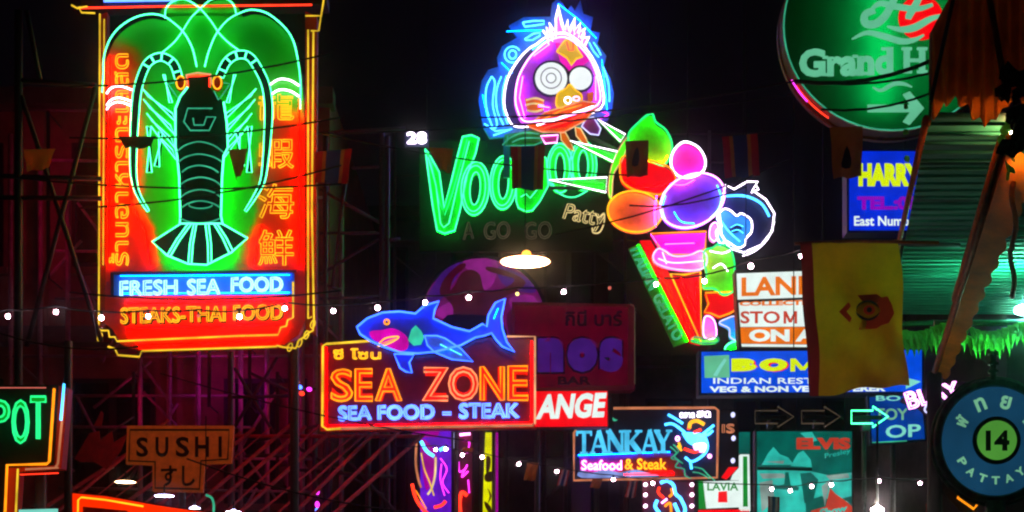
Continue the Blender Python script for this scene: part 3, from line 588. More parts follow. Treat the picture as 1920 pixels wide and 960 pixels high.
for ch, a, b in (("D", 860, 915), ("i", 925, 940), ("n", 1008, 1056), ("o", 1063, 1120), ("s", 1124, 1168)):
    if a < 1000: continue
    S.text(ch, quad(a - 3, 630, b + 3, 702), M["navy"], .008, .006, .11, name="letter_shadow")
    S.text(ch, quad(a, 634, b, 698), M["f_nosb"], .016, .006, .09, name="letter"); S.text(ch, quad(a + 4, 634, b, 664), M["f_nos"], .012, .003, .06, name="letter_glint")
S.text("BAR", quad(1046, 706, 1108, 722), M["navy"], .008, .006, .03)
S.mast((1180,), 620, .02, .3)
S = Sign("dancer_disc_sign", "large purple round sign with a dark dancer silhouette below the street lamp", "sign", 905, 605, 20.6)
S.poly("casing", ell(905, 603, 124, 124, 48), M["navy"], 0, .25); S.poly("face", ell(905, 605, 118, 119, 48), M["f_disc"], .006, .006)
for q, m in (([(800, 560), (830, 510), (868, 492), (850, 530), (815, 575)], "f_discb"), ([(868, 490), (930, 488), (926, 530), (905, 545), (890, 520)], "f_discl"), ([(935, 500), (985, 520), (1005, 548), (970, 545), (940, 530)], "f_discb"),
             ([(955, 560), (1000, 555), (1018, 600), (1012, 640), (980, 650), (990, 600), (965, 585)], "f_discl"), ([(975, 600), (1000, 590), (1008, 615), (985, 640)], "f_discb"), ([(815, 585), (860, 560), (870, 590), (840, 600)], "f_discl"), ([(950, 590), (975, 580), (985, 620), (960, 640)], "f_discd")):
    S.poly("print_patch", spl(q, True, 3), M[m], .009, .003)
sil = spl([(824, 548), (834, 522), (858, 498), (872, 494), (872, 502), (852, 520), (844, 544), (852, 536), (866, 512), (884, 506), (900, 516), (906, 540), (918, 548), (950, 538), (965, 524), (940, 516), (914, 508), (914, 500), (950, 508), (984, 526), (976, 542), (936, 562), (918, 580), (926, 620), (930, 680), (850, 680), (846, 620), (850, 580), (838, 562)], True, 3)
S.poly("dancer_print", sil, M["f_discd"], .013, .003)
S.poly("shadow_print", spl([(830, 600), (870, 590), (920, 595), (950, 620), (940, 680), (835, 680)], True, 3), M["navy"], .016, .003)
S.mast((905,), 500, .05, .35)

# ------------------------------------------------------------------ restaurant neon with chef
S = Sign("mermaid_restaurant_sign", "orange framed restaurant neon with cyan capitals and a yellow haired swimmer figure", "neon sign", 1210, 832, 18)
S.poly("board", [(1078, 806), (1150, 806), (1150, 768), (1344, 766), (1344, 897), (1078, 899)], M["navy"], 0, .1)
S.poly("lower_band", [(1086, 855), (1262, 850), (1290, 893), (1088, 893)], M["magenta"], .004, .004)
S.poly("lower_band_end", [(1160, 862), (1262, 856), (1286, 893), (1160, 893)], M["redface"], .008, .004)
S.tube([(1150, 766), (1340, 765), (1346, 770), (1344, 896), (1240, 898)], M["n_salmon"], 2.4, .02); S.tube([(1240, 898), (1076, 901), (1076, 812), (1080, 806)], M["n_salmon"], 2.2, .02)
for ch, a, b in (("T", 1080, 1110), ("A", 1106, 1140), ("N", 1136, 1172), ("K", 1168, 1204), ("A", 1202, 1234), ("Y", 1226, 1260)):
    dy = -2 * (a - 1080) / 150; serif(S, ch, quad(a, 808 + dy, b, 852 + dy), M["f_cy"], .01)
S.tube([(1084, 854), (1256, 848)], M["n_hblue"], .9, .02); S.tube([(1170, 890), (1262, 888)], M["n_hred"], .8, .014)
S.text("Seafood", quad(1090, 863, 1166, 882), M["n_pink"], .012, .01, .02); S.text("& Steak", quad(1171, 860, 1250, 881), M["n_yelb"], .012, .01, .02)
S.poly("wave_print", spl([(1088, 882), (1110, 886), (1136, 880), (1160, 886), (1190, 881), (1212, 886), (1236, 893), (1180, 895), (1090, 896)], True, 3), M["f_wave"], .012, .006)
S.tubes([([(1252, 778), (1266, 786), (1280, 795)], 0, 1), ([(1246, 797), (1262, 796), (1284, 812)], 0, 1), ([(1338, 798), (1328, 806), (1318, 814)], 0, 1), ([(1336, 808), (1326, 816), (1320, 812)], 0, 1), ([(1280, 812), (1290, 828), (1300, 834)], 0, 1), ([(1320, 816), (1326, 836), (1320, 852), (1298, 866), (1284, 858)], 0, 1), ([(1294, 866), (1296, 880)], 0, 0)], M["n_cyan"], 2.4, .03)
S.tubes([([(1292, 804), (1294, 794), (1306, 790), (1320, 797)], 0, 1)], M["n_yelb"], 3.6, .035); S.tubes([([(1300, 812), (1314, 806)], 0, 0), ([(1282, 842), (1300, 848), (1310, 846)], 0, 1), ([(1294, 796), (1290, 806)], 0, 0)], M["n_red"], 2.6, .03)
S.poly("swimmer_top", spl([(1284, 812), (1302, 812), (1322, 816), (1324, 836), (1308, 836), (1292, 826)], True, 3), M["n_cyan"], .024, .01); S.poly("swimmer_skirt", spl([(1300, 834), (1322, 832), (1320, 848), (1304, 846)], True, 3), M["n_pink"], .03, .01)
S.tubes([([(1276, 840), (1272, 830)], 0, 0), ([(1278, 846), (1270, 836)], 0, 0)], M["n_yelb"], 2.2, .03); S.tube(ell(1270, 823, 3, 4, 10), M["n_pink"], 1.5, .03, True); S.tube(ell(1330, 856, 3, 3, 8), M["n_pink"], 1.5, .03, True)
S.tubes([([(1256, 838), (1268, 850), (1258, 860), (1272, 864), (1266, 876), (1282, 880), (1284, 892), (1296, 898)], 0, 1), ([(1262, 834), (1272, 846), (1264, 856), (1280, 870)], 0, 1), ([(1300, 876), (1316, 880), (1326, 890), (1340, 902)], 0, 1), ([(1298, 886), (1312, 888), (1330, 898)], 0, 1)], M["n_cyd"], 1.3, .03)
S.text("ตลาด", quad(1274, 774, 1302, 784), M["n_white"], .012, .006, .02); S.text("สด", quad(1306, 771, 1332, 783), M["n_white"], .012, .006, .02)
S.poly("star_light", [(1148, 783), (1153, 786), (1158, 788), (1153, 790), (1149, 789)], M["n_cyd"], .02, .02)
S.mast((1120, 1300), 880, .03, .2)

# ------------------------------------------------------------------ right side signs
S = Sign("hotel_sign", "large round green hotel lightbox with swooping monogram and arrow", "sign", 1672, 50, 12)
S.poly("casing", ell(1672, 52, 207, 199, 60), M["wood"], -.16, .05)
vs, fs = [], []
n = 60
for k, (rx, ry, off) in enumerate(((205, 197, .0), (205, 197, -.2))):
    for x, y in ell(1672, 50, rx, ry, n): vs.append(S.L(x, y, off))
for i in range(n): fs.append((i, (i + 1) % n, n + (i + 1) % n, n + i))
mesh_obj("rim_casing", vs, fs, M["wood"], S.root)
face_m = paint("hotel_face", (.0, .46, .2), rough=.3, var=.06, trans=.92)
S.poly("face", ell(1672, 50, 201, 193, 60), face_m, 0, .003)
S.poly("back_plate", ell(1672, 50, 200, 192, 60), M["white"], -.145, .01)
for x in (1640, 1662, 1770): S.tube([(x, -110), (x, 205)], em("hotel_tube_%d" % x, (.75, 1, .85), 11 if x < 1700 else 5, .05), 3.2, -.09, name="inner_tube")
S.tube(ell(1672, 50, 203, 195, 60), M["n_cyd"], 1.4, .012, True, name="rim_light")
S.tube(ell(1672, 52, 209, 201, 16, 0, 124, 148), M["n_red"], 1.4, -.03, name="rim_light"); S.tube(ell(1672, 52, 211, 203, 10, 0, 138, 152), M["n_mag"], 1.5, -.03, name="rim_light")
hl = lambda p, name="swoosh": S.poly(name, p, M["f_mint"], .008, .004)
S.poly("red_spot", ell(1726, 34, 42, 42, 30), M["f_red"], .005, .003)
def taper(pts, w0, w1):
    P = spl(pts, False, 5); A, B = [], []; N = len(P)
    for i in range(N):
        a, b = P[max(i - 1, 0)], P[min(i + 1, N - 1)]; tx, ty = b[0] - a[0], b[1] - a[1]; d = math.hypot(tx, ty) or 1
        t = i / (N - 1); k = w0 + (w1 - w0) * math.sin(PI * t) if w1 > w0 else w0 + (w1 - w0) * t
        A.append((P[i][0] - ty / d * k, P[i][1] + tx / d * k)); B.append((P[i][0] + ty / d * k, P[i][1] - tx / d * k))
    return A + B[::-1]
hl(taper([(1597, 74), (1625, 62), (1655, 68), (1690, 78), (1715, 75), (1732, 66)], 1.5, 6))
hl(taper([(1663, 50), (1690, 56), (1715, 52), (1745, 36), (1772, 28)], 1.5, 7))
S.poly("swoosh", taper([(1636, 164), (1652, 170), (1675, 158), (1695, 158), (1710, 164)], 1, 4), M["f_mint"], .008, .004)
S.poly("monogram", taper([(1640, 20), (1622, 28), (1622, 44), (1640, 46), (1658, 32), (1672, 8), (1684, -20)], 6, 7.5), M["f_mint"], .012, .004)
S.poly("monogram", taper([(1634, 18), (1650, 8), (1680, 14), (1720, 18), (1748, 10)], 3, 6), M["f_mint"], .017, .004)
S.poly("monogram", taper([(1730, -20), (1716, 10), (1704, 30), (1702, 38)], 5, 7), M["f_mint"], .022, .004)
S.text("Grand", quad(1498, 93, 1674, 146, 0, -4), M["f_mint"], .008, .008, .045)
for x0, x1, y in ((1541, 1562, 138), (1598, 1617, 137), (1619, 1638, 136), (1664, 1678, 135), (1652, 1664, 90), (1542, 1552, 106), (1598, 1608, 104), (1534, 1542, 116)): S.poly("serif", [(x0, y), (x1, y), (x1, y + 5), (x0, y + 5)], M["f_mint"], .014, .01)
serif(S, "H", quad(1690, 90, 1738, 138), M["f_mint"], .004); S.text("otel", quad(1742, 92, 1850, 138), M["f_mint"], .008, .008, .04)
S.strokes([[(1626, 197), (1714, 197), (1714, 211), (1626, 211)], [(1692, 178), (1705, 172), (1732, 204), (1712, 206)], [(1712, 202), (1732, 204), (1705, 235), (1692, 229)]], M["f_mint"], .006, .006, name="arrow")
S.hang([(1600, -100), (1740, -100)])

S = Sign("tailor_sign", "blue lightbox with yellow name above a purple phone number, half behind the roof", "sign", 1660, 358, 14.5)
S.poly("casing", [(1588, 280), (1780, 280), (1780, 436), (1588, 436)], M["navy"], 0, .2); S.poly("face", [(1592, 284), (1776, 284), (1776, 432), (1592, 432)], M["f_blue"], .006, .004)
S.text("HARRY", quad(1609, 307, 1726, 350), M["f_lemon"], .01, .006, .07); S.text("TEL.:085", quad(1607, 369, 1738, 394), M["f_purple"], .01, .006, .05); S.text("East Number", quad(1601, 406, 1725, 424), M["f_white"], .01, .006, .02)
S.hang([(1600, 282), (1700, 282)])

S = Sign("custom_tailor_sign", "white lightbox in three rows with orange and white letters behind the boy figure", "sign", 1450, 580, 16)
S.poly("casing", [(1378, 506), (1560, 504), (1562, 654), (1386, 656)], M["dark"], 0, .2)
for q, m in (([(1381, 513), (1556, 507), (1556, 556), (1383, 562)], "f_white"), ([(1385, 568), (1558, 560), (1558, 612), (1388, 613)], "f_white"), ([(1388, 614), (1558, 613), (1558, 646), (1390, 644)], "f_or"), ([(1390, 645), (1558, 647), (1558, 651), (1391, 650)], "f_white")):
    S.poly("face", q, M[m], .006, .004)
S.text("LAND", quad(1390, 521, 1535, 556, 0, -4), M["f_or"], .01, .006, .03); S.text("COLLECTION", [(1386, 566), (1552, 562), (1552, 572), (1386, 574)], M["f_or"], .01, .004, .05); S.text("STO", quad(1388, 584, 1462, 607), M["f_brick"], .01, .006, .02); serif(S, "M", quad(1468, 584, 1495, 607), M["f_brick"], .004); S.text("T", quad(1508, 584, 1530, 607), M["f_brick"], .01, .006, .02); S.text("ON A", quad(1404, 618, 1530, 641), M["f_white"], .01, .006, .05)
S.hang([(1400, 506), (1545, 506)])

S = Sign("indian_restaurant_sign", "wide blue lightbox with yellow capitals and a pale picture panel behind the yellow flag", "sign", 1522, 698, 15)
S.poly("casing", [(1310, 656), (1732, 652), (1732, 738), (1310, 741)], M["navy"], 0, .2); S.poly("face", [(1315, 660), (1728, 656), (1728, 734), (1315, 737)], M["f_bom"], .006, .004)
S.poly("picture_panel", [(1320, 668), (1367, 666), (1368, 708), (1321, 709)], M["f_mint"], .01, .004); S.poly("picture_figure", [(1337, 704), (1348, 686), (1358, 672), (1362, 676), (1352, 692), (1344, 706)], M["f_teal"], .013, .003)
for ch, a, b in (("B", 1371, 1418), ("O", 1423, 1476), ("M", 1480, 1530), ("B", 1534, 1578), ("A", 1580, 1625), ("Y", 1628, 1670)):
    q = quad(a, 673, b, 697, 0, -1)
    if ch == "M": serif(S, ch, q, M["f_lemon"], .006); continue
    S.text(ch, [(x + 3, y + 1) for x, y in q], M["f_red"], .009, .004, .11); S.text(ch, q, M["f_lemon"], .012, .006, .09)
S.text("INDIAN RESTAURANT", quad(1337, 709, 1655, 720), M["f_white"], .01, .005, .01); S.text("VEG & NON VEG CATERER", quad(1330, 725, 1660, 736, 0, -2), M["f_white"], .01, .005, .04)
S.strokes([[(1640, 716), (1702, 716), (1702, 722), (1640, 724)], [(1698, 708), (1726, 716), (1698, 730)]], M["f_teal"], .01, .005, name="arrow")
S.hang([(1490, 656), (1700, 656)])

# ------------------------------------------------------------------ arrows, billboard, top shop sign
for i, (x0, mt, lb) in enumerate(((1415, "n_deadglow", "unlit brown tube arrow given a faint glow above the green singer billboard"), (1502, "n_deadglow", "unlit brown tube arrow given a faint glow between the other arrow and the lit one"), (1595, "n_cy", "lit green tube arrow overlapping the small blue sign"))):
    S = Sign("arrow_light", lb, "neon arrow", x0 + 35, 782, 16.5 if i < 2 else 13.4, "row of tube arrows"); k = 1 if i < 2 else .95
    pts = [(x0, 771), (x0 + 42 * k, 771), (x0 + 42 * k, 763), (x0 + 72 * k, 782), (x0 + 42 * k, 802), (x0 + 42 * k, 795), (x0, 795)]
    S.tube(pts, M[mt], 1.5, .03, True); S.poly("backing_bar", [(x0 + 6, 779), (x0 + 60, 779), (x0 + 60, 786), (x0 + 6, 786)], M["black"], 0, .03); S.mast((x0 + 30,), 780, .02, .1)
S = Sign("singer_billboard", "green lit billboard with orange capitals and pale printed figures", "billboard", 1507, 890, 15.5)
S.poly("casing", [(1416, 806), (1600, 806), (1600, 1010), (1416, 1010)], M["dark"], 0, .15); S.poly("face", [(1419, 809), (1597, 809), (1597, 1006), (1419, 1006)], M["f_elv"], .005, .004)
def pp(pts, m, off): S.poly("print_patch", pts, M[m], off, .003)
pp([(1420, 882), (1470, 882), (1520, 884), (1556, 892), (1596, 886), (1596, 930), (1560, 940), (1540, 930), (1510, 940), (1512, 1005), (1420, 1005)], "f_elvl", .008)
pp([(1428, 872), (1440, 850), (1450, 838), (1462, 852), (1478, 858), (1488, 872)], "f_elvl", .008); pp([(1500, 812), (1522, 810), (1532, 826), (1520, 830)], "f_elvl", .008); pp([(1482, 874), (1496, 850), (1506, 845), (1520, 862), (1522, 876)], "f_elvl", .008)
pp([(1436, 866), (1470, 864), (1468, 870)], "f_elvw", .011); pp([(1424, 888), (1468, 888), (1476, 896), (1430, 898)], "f_elvw", .011); pp([(1548, 892), (1590, 888), (1592, 896), (1556, 900)], "f_elvw", .011); pp([(1424, 905), (1448, 900), (1452, 940), (1428, 960)], "f_elvw", .011)
pp([(1472, 886), (1478, 886), (1482, 910), (1498, 914), (1496, 920), (1440, 916), (1470, 908)], "discdark" if 0 else "f_elv", .014); pp([(1500, 888), (1520, 886), (1534, 900), (1524, 940), (1508, 944)], "f_elv", .014)
pp([(1548, 950), (1556, 915), (1566, 926), (1580, 936), (1597, 950), (1597, 1006), (1510, 1006), (1520, 958)], "f_elvr", .014); pp([(1540, 912), (1556, 900), (1546, 950)], "f_elvw", .016)
S.poly("frame_bar", [(1420, 876), (1522, 878), (1522, 883), (1420, 881)], M["black"], .02, .01)
S.text("ELVIS", quad(1493, 821, 1594, 843), M["f_elvr"], .01, .006, .06); S.text("Presley", [(1546, 851), (1594, 840), (1594, 852), (1546, 863)], M["f_elvl"], .01, .006, .0); S.text("Show", [(1536, 955), (1588, 946), (1588, 958), (1536, 972)], M["f_elvl"], .018, .006, .04)
S.mast((1450, 1570), 830, .04, .3)
S = Sign("stop_sign", "small tilted blue sign with pale capitals over the street end", "sign", 1685, 782, 14)
S.poly("casing", [(1626, 742), (1730, 738), (1738, 826), (1632, 834)], M["navy"], 0, .08); S.poly("face", [(1630, 745), (1727, 741), (1734, 823), (1635, 829)], M["f_topb"], .004, .003)
S.text("BO", quad(1642, 742, 1688, 752), M["f_teal"], .008, .005, .02); S.text("TOY", quad(1640, 766, 1702, 788), M["f_14l"], .008, .005, .02); S.text("OP", quad(1660, 798, 1726, 822, 0, -3), M["f_teal"], .008, .005, .02)
S.tube([(1635, 830), (1700, 827)], M["n_cyd"], 1.2, .01); S.mast((1680,), 760, .025, .12)

# neon ring behind round street sign
S = Sign("scroll_neon", "pink and yellow neon lettering curling behind the round blue street sign", "neon sign", 1770, 800, 9.5)
S.poly("board", spl([(1690, 752), (1720, 735), (1770, 720), (1830, 716), (1830, 740), (1770, 760), (1768, 860), (1835, 950), (1800, 955), (1745, 880), (1740, 780)], True, 3), M["black"], -.02, .02)
S.otext("BLAY", [(1694, 738), (1790, 716), (1800, 740), (1704, 768)], M["n_pink"], 1.7, .02, .02); S.tubes([([(1790, 742), (1806, 736), (1816, 744)], 0, 1)], M["n_pink"], 2, .02)
S.tubes([([(1740, 752), (1732, 770), (1744, 780), (1738, 790)], 0, 1)], M["n_lav"], 1.8, .02); S.tubes([([(1756, 778), (1748, 796), (1752, 806)], 0, 1)], M["n_blue"], 2.6, .02)
S.tubes([([(1742, 824), (1748, 812)], 0, 0), ([(1744, 840), (1756, 846), (1748, 860), (1764, 870), (1758, 880)], 0, 1), ([(1752, 842), (1760, 862)], 0, 0)], M["n_yelb"], 1.6, .02); S.tubes([([(1774, 784), (1780, 800)], 0, 0)], M["n_or"], 1.8, .02)
S.tubes([([(1800, 922), (1794, 934), (1824, 955), (1832, 944)], 0, 0)], M["n_or"], 2.2, .02)
S.mast((1765,), 740, .02, .08)

# round street number sign
S = Sign("street_number_sign", "round blue street sign with green number disc inside a thick green ring", "sign", 1866, 827, 7)
S.poly("face", ell(1866, 827, 106, 108, 48), M["f_14b"], 0, .04)
S.tube(ell(1866, 827, 108, 110, 48), M["rimgreen"], 8, 0, True, name="ring"); S.tube(ell(1866, 827, 117, 119, 48), M["rimgreen"], 4, -.02, True, name="ring")
S.poly("number_rim", ell(1868, 826, 45, 45, 32), M["black"], .008, .008); S.poly("number_disc", ell(1868, 826, 37, 37, 32), M["f_14g"], .012, .006)
S.text("14", quad(1846, 808, 1890, 846), M["navy"], .016, .004, .04)
def arc_text(chars, cx, cy_, r, a0, a1, w_, h, mat):
    for i, ch in enumerate(chars):
        a = math.radians(a0 + (a1 - a0) * i / (len(chars) - 1)); up = 1 if a0 < -20 else -1
        c = (cx + r * math.cos(a), cy_ + r * math.sin(a)); rx, ry = math.cos(a) * up, math.sin(a) * up; tx, ty = -ry, rx
        q = [(c[0] + tx * sx * w_ / 2 + rx * sy * h / 2, c[1] + ty * sx * w_ / 2 + ry * sy * h / 2) for sx, sy in ((-1, 1), (1, 1), (1, -1), (-1, -1))]
        S.text(ch, q, M[mat], .006, .004, .03, name="letter")
arc_text(["พั", "ท", "ย", "า"], 1866, 827, 74, -150, -38, 19, 25, "f_14l"); arc_text("PATTAYA", 1866, 827, 74, 148, 32, 15, 15, "f_14l")
X, _, Z = S.L(1862, 708)
rod("finial", [(X, 0, Z - .01), (X, 0, Z + .11)], .014, M["rimgreen"], S.root, 8)
for zz in (.02, .055, .1): rod("finial_ring", [(X, 0, Z + zz), (X, 0, Z + zz + .012)], .024, M["rimgreen"], S.root, 10)
X, _, Z = S.L(1866, 940); rod("post", [(X, 0, Z), (X, 0, -S.root.location.z)], .045, M["rimgreen"], S.root, 12)

# ------------------------------------------------------------------ left side signs
S = Sign("pot_sign", "green lettered neon board framed in orange, cut by the edge of the view", "neon sign", 40, 800, 11)
B = [(-140, 722), (108, 722), (100, 872), (12, 876), (4, 1010), (-140, 1010)]
S.poly("board", B, M["black"], 0, .12); S.poly("side_casing", [(108, 722), (126, 726), (114, 878), (34, 884), (26, 1010), (4, 1010), (12, 876), (100, 872)], M["redpaint"], -.02, .12)
S.tube([(-100, 728), (88, 728)], M["bulbdim"], 1.0, .02); S.tube([(104, 730), (95, 866), (90, 871), (16, 873), (10, 1010)], M["n_or"], 2.6, .03); S.tube([(123, 740), (111, 870), (106, 878)], M["n_salmon"], 2.2, .03); S.tube([(124, 722), (118, 790)], M["n_cyan"], 2.2, .05)
S.tube([(36, 880), (30, 1010)], M["n_yel"], 2, .03); S.tube([(112, 878), (50, 881)], M["n_salmon"], 1.8, .03); S.tube([(112, 888), (40, 891)], M["n_red"], 1.0, .03)
for ch, a, b, y0, y1 in (("S", -80, -42, 756, 826), ("P", -18, 20, 752, 824), ("O", 26, 56, 752, 832), ("T", 60, 88, 745, 824)):
    S.text(ch, quad(a, y0, b, y1), M["greenpaint"], .0, .01, .0); S.otext(ch, quad(a, y0, b, y1), M["n_grn"], 2.2, .03, .01); 
S.poly("lower_sign", [(36, 956), (108, 954), (108, 990), (36, 990)], M["f_teal"], .01, .02)
S.mast((-60, 60), 760, .04, .2)

S = Sign("sushi_sign", "T-shaped orange wooden board with black sushi lettering", "sign", 338, 860, 15)
o = [(238, 798), (438, 798), (434, 868), (383, 870), (380, 923), (286, 921), (286, 872), (236, 870)]
S.poly("board", o, M["glowwood"], 0, .06)  # weak glow in the board stands in for light falling on it
S.tube([(244, 806), (430, 806), (427, 861), (377, 864), (374, 917), (291, 915), (291, 866), (242, 864)], M["black"], 1.8, .004, True, name="painted_border")
for i, ch in enumerate("SUSHI"): S.text(ch, quad((256, 292, 330, 366, 410)[i], 820 - i * .4, (278, 316, 355, 392, 416)[i], 857), M["black"], .004, .008, .025)
S.text("すし", quad(302, 873, 366, 912), M["black"], .004, .008, .02)
S.mast((338,), 830, .03, .1)

S = Sign("red_board_sign", "slanting bright red lightbox with yellow tube edge at the bottom of the street", "sign", 230, 950, 10.5)
S.poly("casing", [(133, 922), (200, 928), (290, 944), (400, 960), (420, 1080), (133, 1080)], M["dark"], -.01, .15); S.poly("face", [(136, 925), (200, 931), (290, 947), (398, 963), (414, 1076), (136, 1076)], M["f_redlow"], .004, .01)
S.poly("shade_panel", [(156, 950), (240, 958), (240, 1070), (156, 1070)], M["redface"], .01, .004)
S.tube([(146, 1040), (148, 938), (154, 933), (200, 938), (270, 950)], M["n_yelb"], 1.6, .02)
S.poly("added_back_glow", [(150, 950), (390, 970), (390, 1060), (150, 1060)], M["n_back"], -.17, .01); S.mast((250,), 960, .03, .2)  # glowing back added to light the awning and sushi board

# centre bottom vertical signs
S = Sign("hanging_oval_neon", "purple panel sign with curved red and yellow neon under the shark board", "neon sign", 815, 880, 18)
S.poly("panel", [(788, 806), (848, 806), (848, 1010), (788, 1010)], M["f_pv"], 0, .06); S.poly("inset_panel", spl([(790, 822), (818, 850), (816, 890), (800, 920), (792, 880)], True, 3), M["f_mag"], .006, .004)
S.poly("crown_panel", [(770, 806), (826, 806), (820, 820), (776, 820)], M["f_mag"], .02, .02); 
S.tubes([([(790, 828), (800, 846), (814, 856)], 0, 1), ([(824, 845), (834, 840)], 0, 0)], M["n_cyan"], 3, .03); S.tube([(781, 832), (780, 870), (785, 900), (790, 915)], M["n_salmon"], 2.2, .03, sm=True); S.tube([(817, 858), (816, 890), (810, 915), (802, 928)], M["n_warm"], 2, .03, sm=True)
S.tubes([([(773, 908), (780, 935), (796, 958), (820, 975)], 0, 1), ([(814, 952), (828, 948), (836, 940)], 0, 1)], M["n_red"], 3, .035); S.tube([(780, 920), (800, 955)], M["n_or"], 1.2, .045); S.tubes([([(790, 850), (796, 880), (806, 905), (814, 930)], 0, 1)], M["n_yel"], 1.3, .04); S.tubes([([(826, 860), (838, 880), (830, 905), (842, 925)], 0, 1), ([(828, 870), (826, 900), (834, 930)], 0, 1)], M["n_mag"], 1.2, .03); S.mast((838,), 815, .03, .1)
S = Sign("blue_rod_sign", "thin pale violet upright light beside the purple hanging sign", "neon sign", 853, 850, 17.8)
S.tube([(853, 806), (853, 842)], M["n_lav"], 2.0, .02); S.tube([(855, 846), (855, 920)], M["f_pv"], 1.4, .02)
S.poly("backing", [(846, 804), (860, 804), (860, 1000), (846, 1000)], M["dark"], 0, .04); S.mast((853,), 810, .02, .06)
S = Sign("magenta_script_sign", "narrow upright sign with magenta scribbled tubes and a red loop", "neon sign", 872, 880, 18.2)
S.poly("board", [(858, 810), (886, 810), (884, 1010), (858, 1010)], M["szboard"], 0, .05); S.tubes([([(862, 816), (882, 814)], 0, 0)], M["n_pink"], 2.4, .03)
S.tubes([([(868, 826), (880, 830), (876, 850)], 0, 1), ([(860, 866), (862, 885), (872, 880), (876, 872), (866, 895), (878, 884)], 0, 1), ([(878, 900), (880, 925)], 0, 0)], M["n_mag"], 1.5, .03); S.tube([(876, 930), (866, 924), (862, 945), (866, 980)], M["n_red"], 3.4, .035, sm=True); S.mast((872,), 830, .025, .08)
S = Sign("yellow_strip_sign", "narrow yellow upright sign with dark scrolls under the shark board", "sign", 918, 880, 17.6)
S.poly("face", [(910, 811), (925, 811), (924, 854), (922, 900), (926, 1000), (904, 1000), (908, 860)], M["f_strip"], 0, .05); S.poly("side_strip", [(926, 811), (934, 811), (934, 1000), (927, 1000)], M["f_mag"], -.01, .04)
for q in ([(912, 856), (920, 860), (918, 880), (912, 888)], [(909, 890), (922, 884), (922, 902), (910, 902)], [(914, 915), (922, 930), (914, 945), (918, 930)], [(908, 940), (920, 950), (922, 965), (912, 955)]): S.poly("scroll_print", spl(q, True, 3), M["wood"], .006, .006)
S.mast((918,), 840, .025, .08)

S = Sign("bulb_edged_sign", "small neon dancer in cyan and orange between columns of white bulbs", "neon sign", 1255, 935, 18)
S.poly("board", [(1205, 898), (1302, 898), (1302, 1010), (1205, 1010)], M["szboard"], 0, .08)
S.tubes([([(1238, 906), (1250, 902), (1262, 910), (1266, 926), (1276, 936), (1284, 955), (1280, 970)], 0, 1), ([(1232, 938), (1228, 950), (1236, 962)], 0, 1), ([(1264, 944), (1272, 962)], 0, 1)], M["n_cyan"], 3, .03)
S.tubes([([(1258, 916), (1260, 926), (1254, 932)], 0, 1), ([(1246, 950), (1256, 944), (1258, 965)], 0, 1)], M["n_or"], 2.4, .03); S.tubes([([(1236, 914), (1234, 924), (1244, 934)], 0, 1)], M["n_red"], 2.4, .03); S.tube([(1240, 944), (1250, 936)], M["n_pink"], 2, .03)
for x in (1210, 1297):
    for y in (909, 928, 949): S.poly("bulb", ell(x, y, 3.6, 3.6, 10), M["n_white"], .03, .03)
S.mast((1255,), 905, .03, .12)
S = Sign("side_bulb_board", "narrow dark board with white bulbs and red scribble right of the orange frame", "sign", 1368, 810, 18.4)
S.poly("board", [(1349, 768), (1384, 768), (1384, 900), (1349, 900)], M["black"], 0, .06)
for x, y in ((1374, 778), (1375, 822), (1374, 864)): S.poly("bulb", ell(x, y, 4, 5, 10), M["n_lav"], .02, .02)
S.otext("IS", quad(1354, 796, 1376, 812), M["n_salmon"], 1.2, .02); S.mast((1366,), 800, .03, .12)
S = Sign("pizza_stand", "green white and red framed restaurant sign in the distance by the billboard", "sign", 1360, 905, 17)
S.poly("frame_panel", [(1388, 852), (1405, 852), (1407, 958), (1388, 958)], M["f_white"], 0, .1); S.poly("green_bar", [(1393, 856), (1401, 856), (1402, 950), (1393, 950)], M["f_green"], .008, .006)
S.poly("letter_board", [(1312, 903), (1388, 901), (1388, 925), (1390, 950), (1312, 953)], M["f_white"], .0, .06); S.poly("green_bar", [(1309, 902), (1318, 902), (1324, 954), (1310, 954)], M["f_green"], .008, .006)
S.text("LAVIA", quad(1326, 905, 1384, 920), M["f_green"], .006, .006, .02); S.poly("red_square", [(1347, 922), (1363, 921), (1364, 942), (1346, 942)], M["f_red"], .006, .006); S.poly("awning_tip", [(1353, 895), (1366, 876), (1384, 876), (1374, 888), (1362, 899)], M["f_red"], .01, .03); S.poly("awning_tip_white", [(1374, 890), (1388, 874), (1388, 900), (1370, 900)], M["f_white"], .006, .03)
S.poly("teal_panel", [(1387, 810), (1406, 810), (1406, 850), (1387, 850)], M["f_elv"], 0, .06)
S.poly("lower_board", [(1310, 956), (1405, 955), (1405, 975), (1310, 975)], M["f_red"], 0, .06); S.mast((1396,), 860, .03, .15)

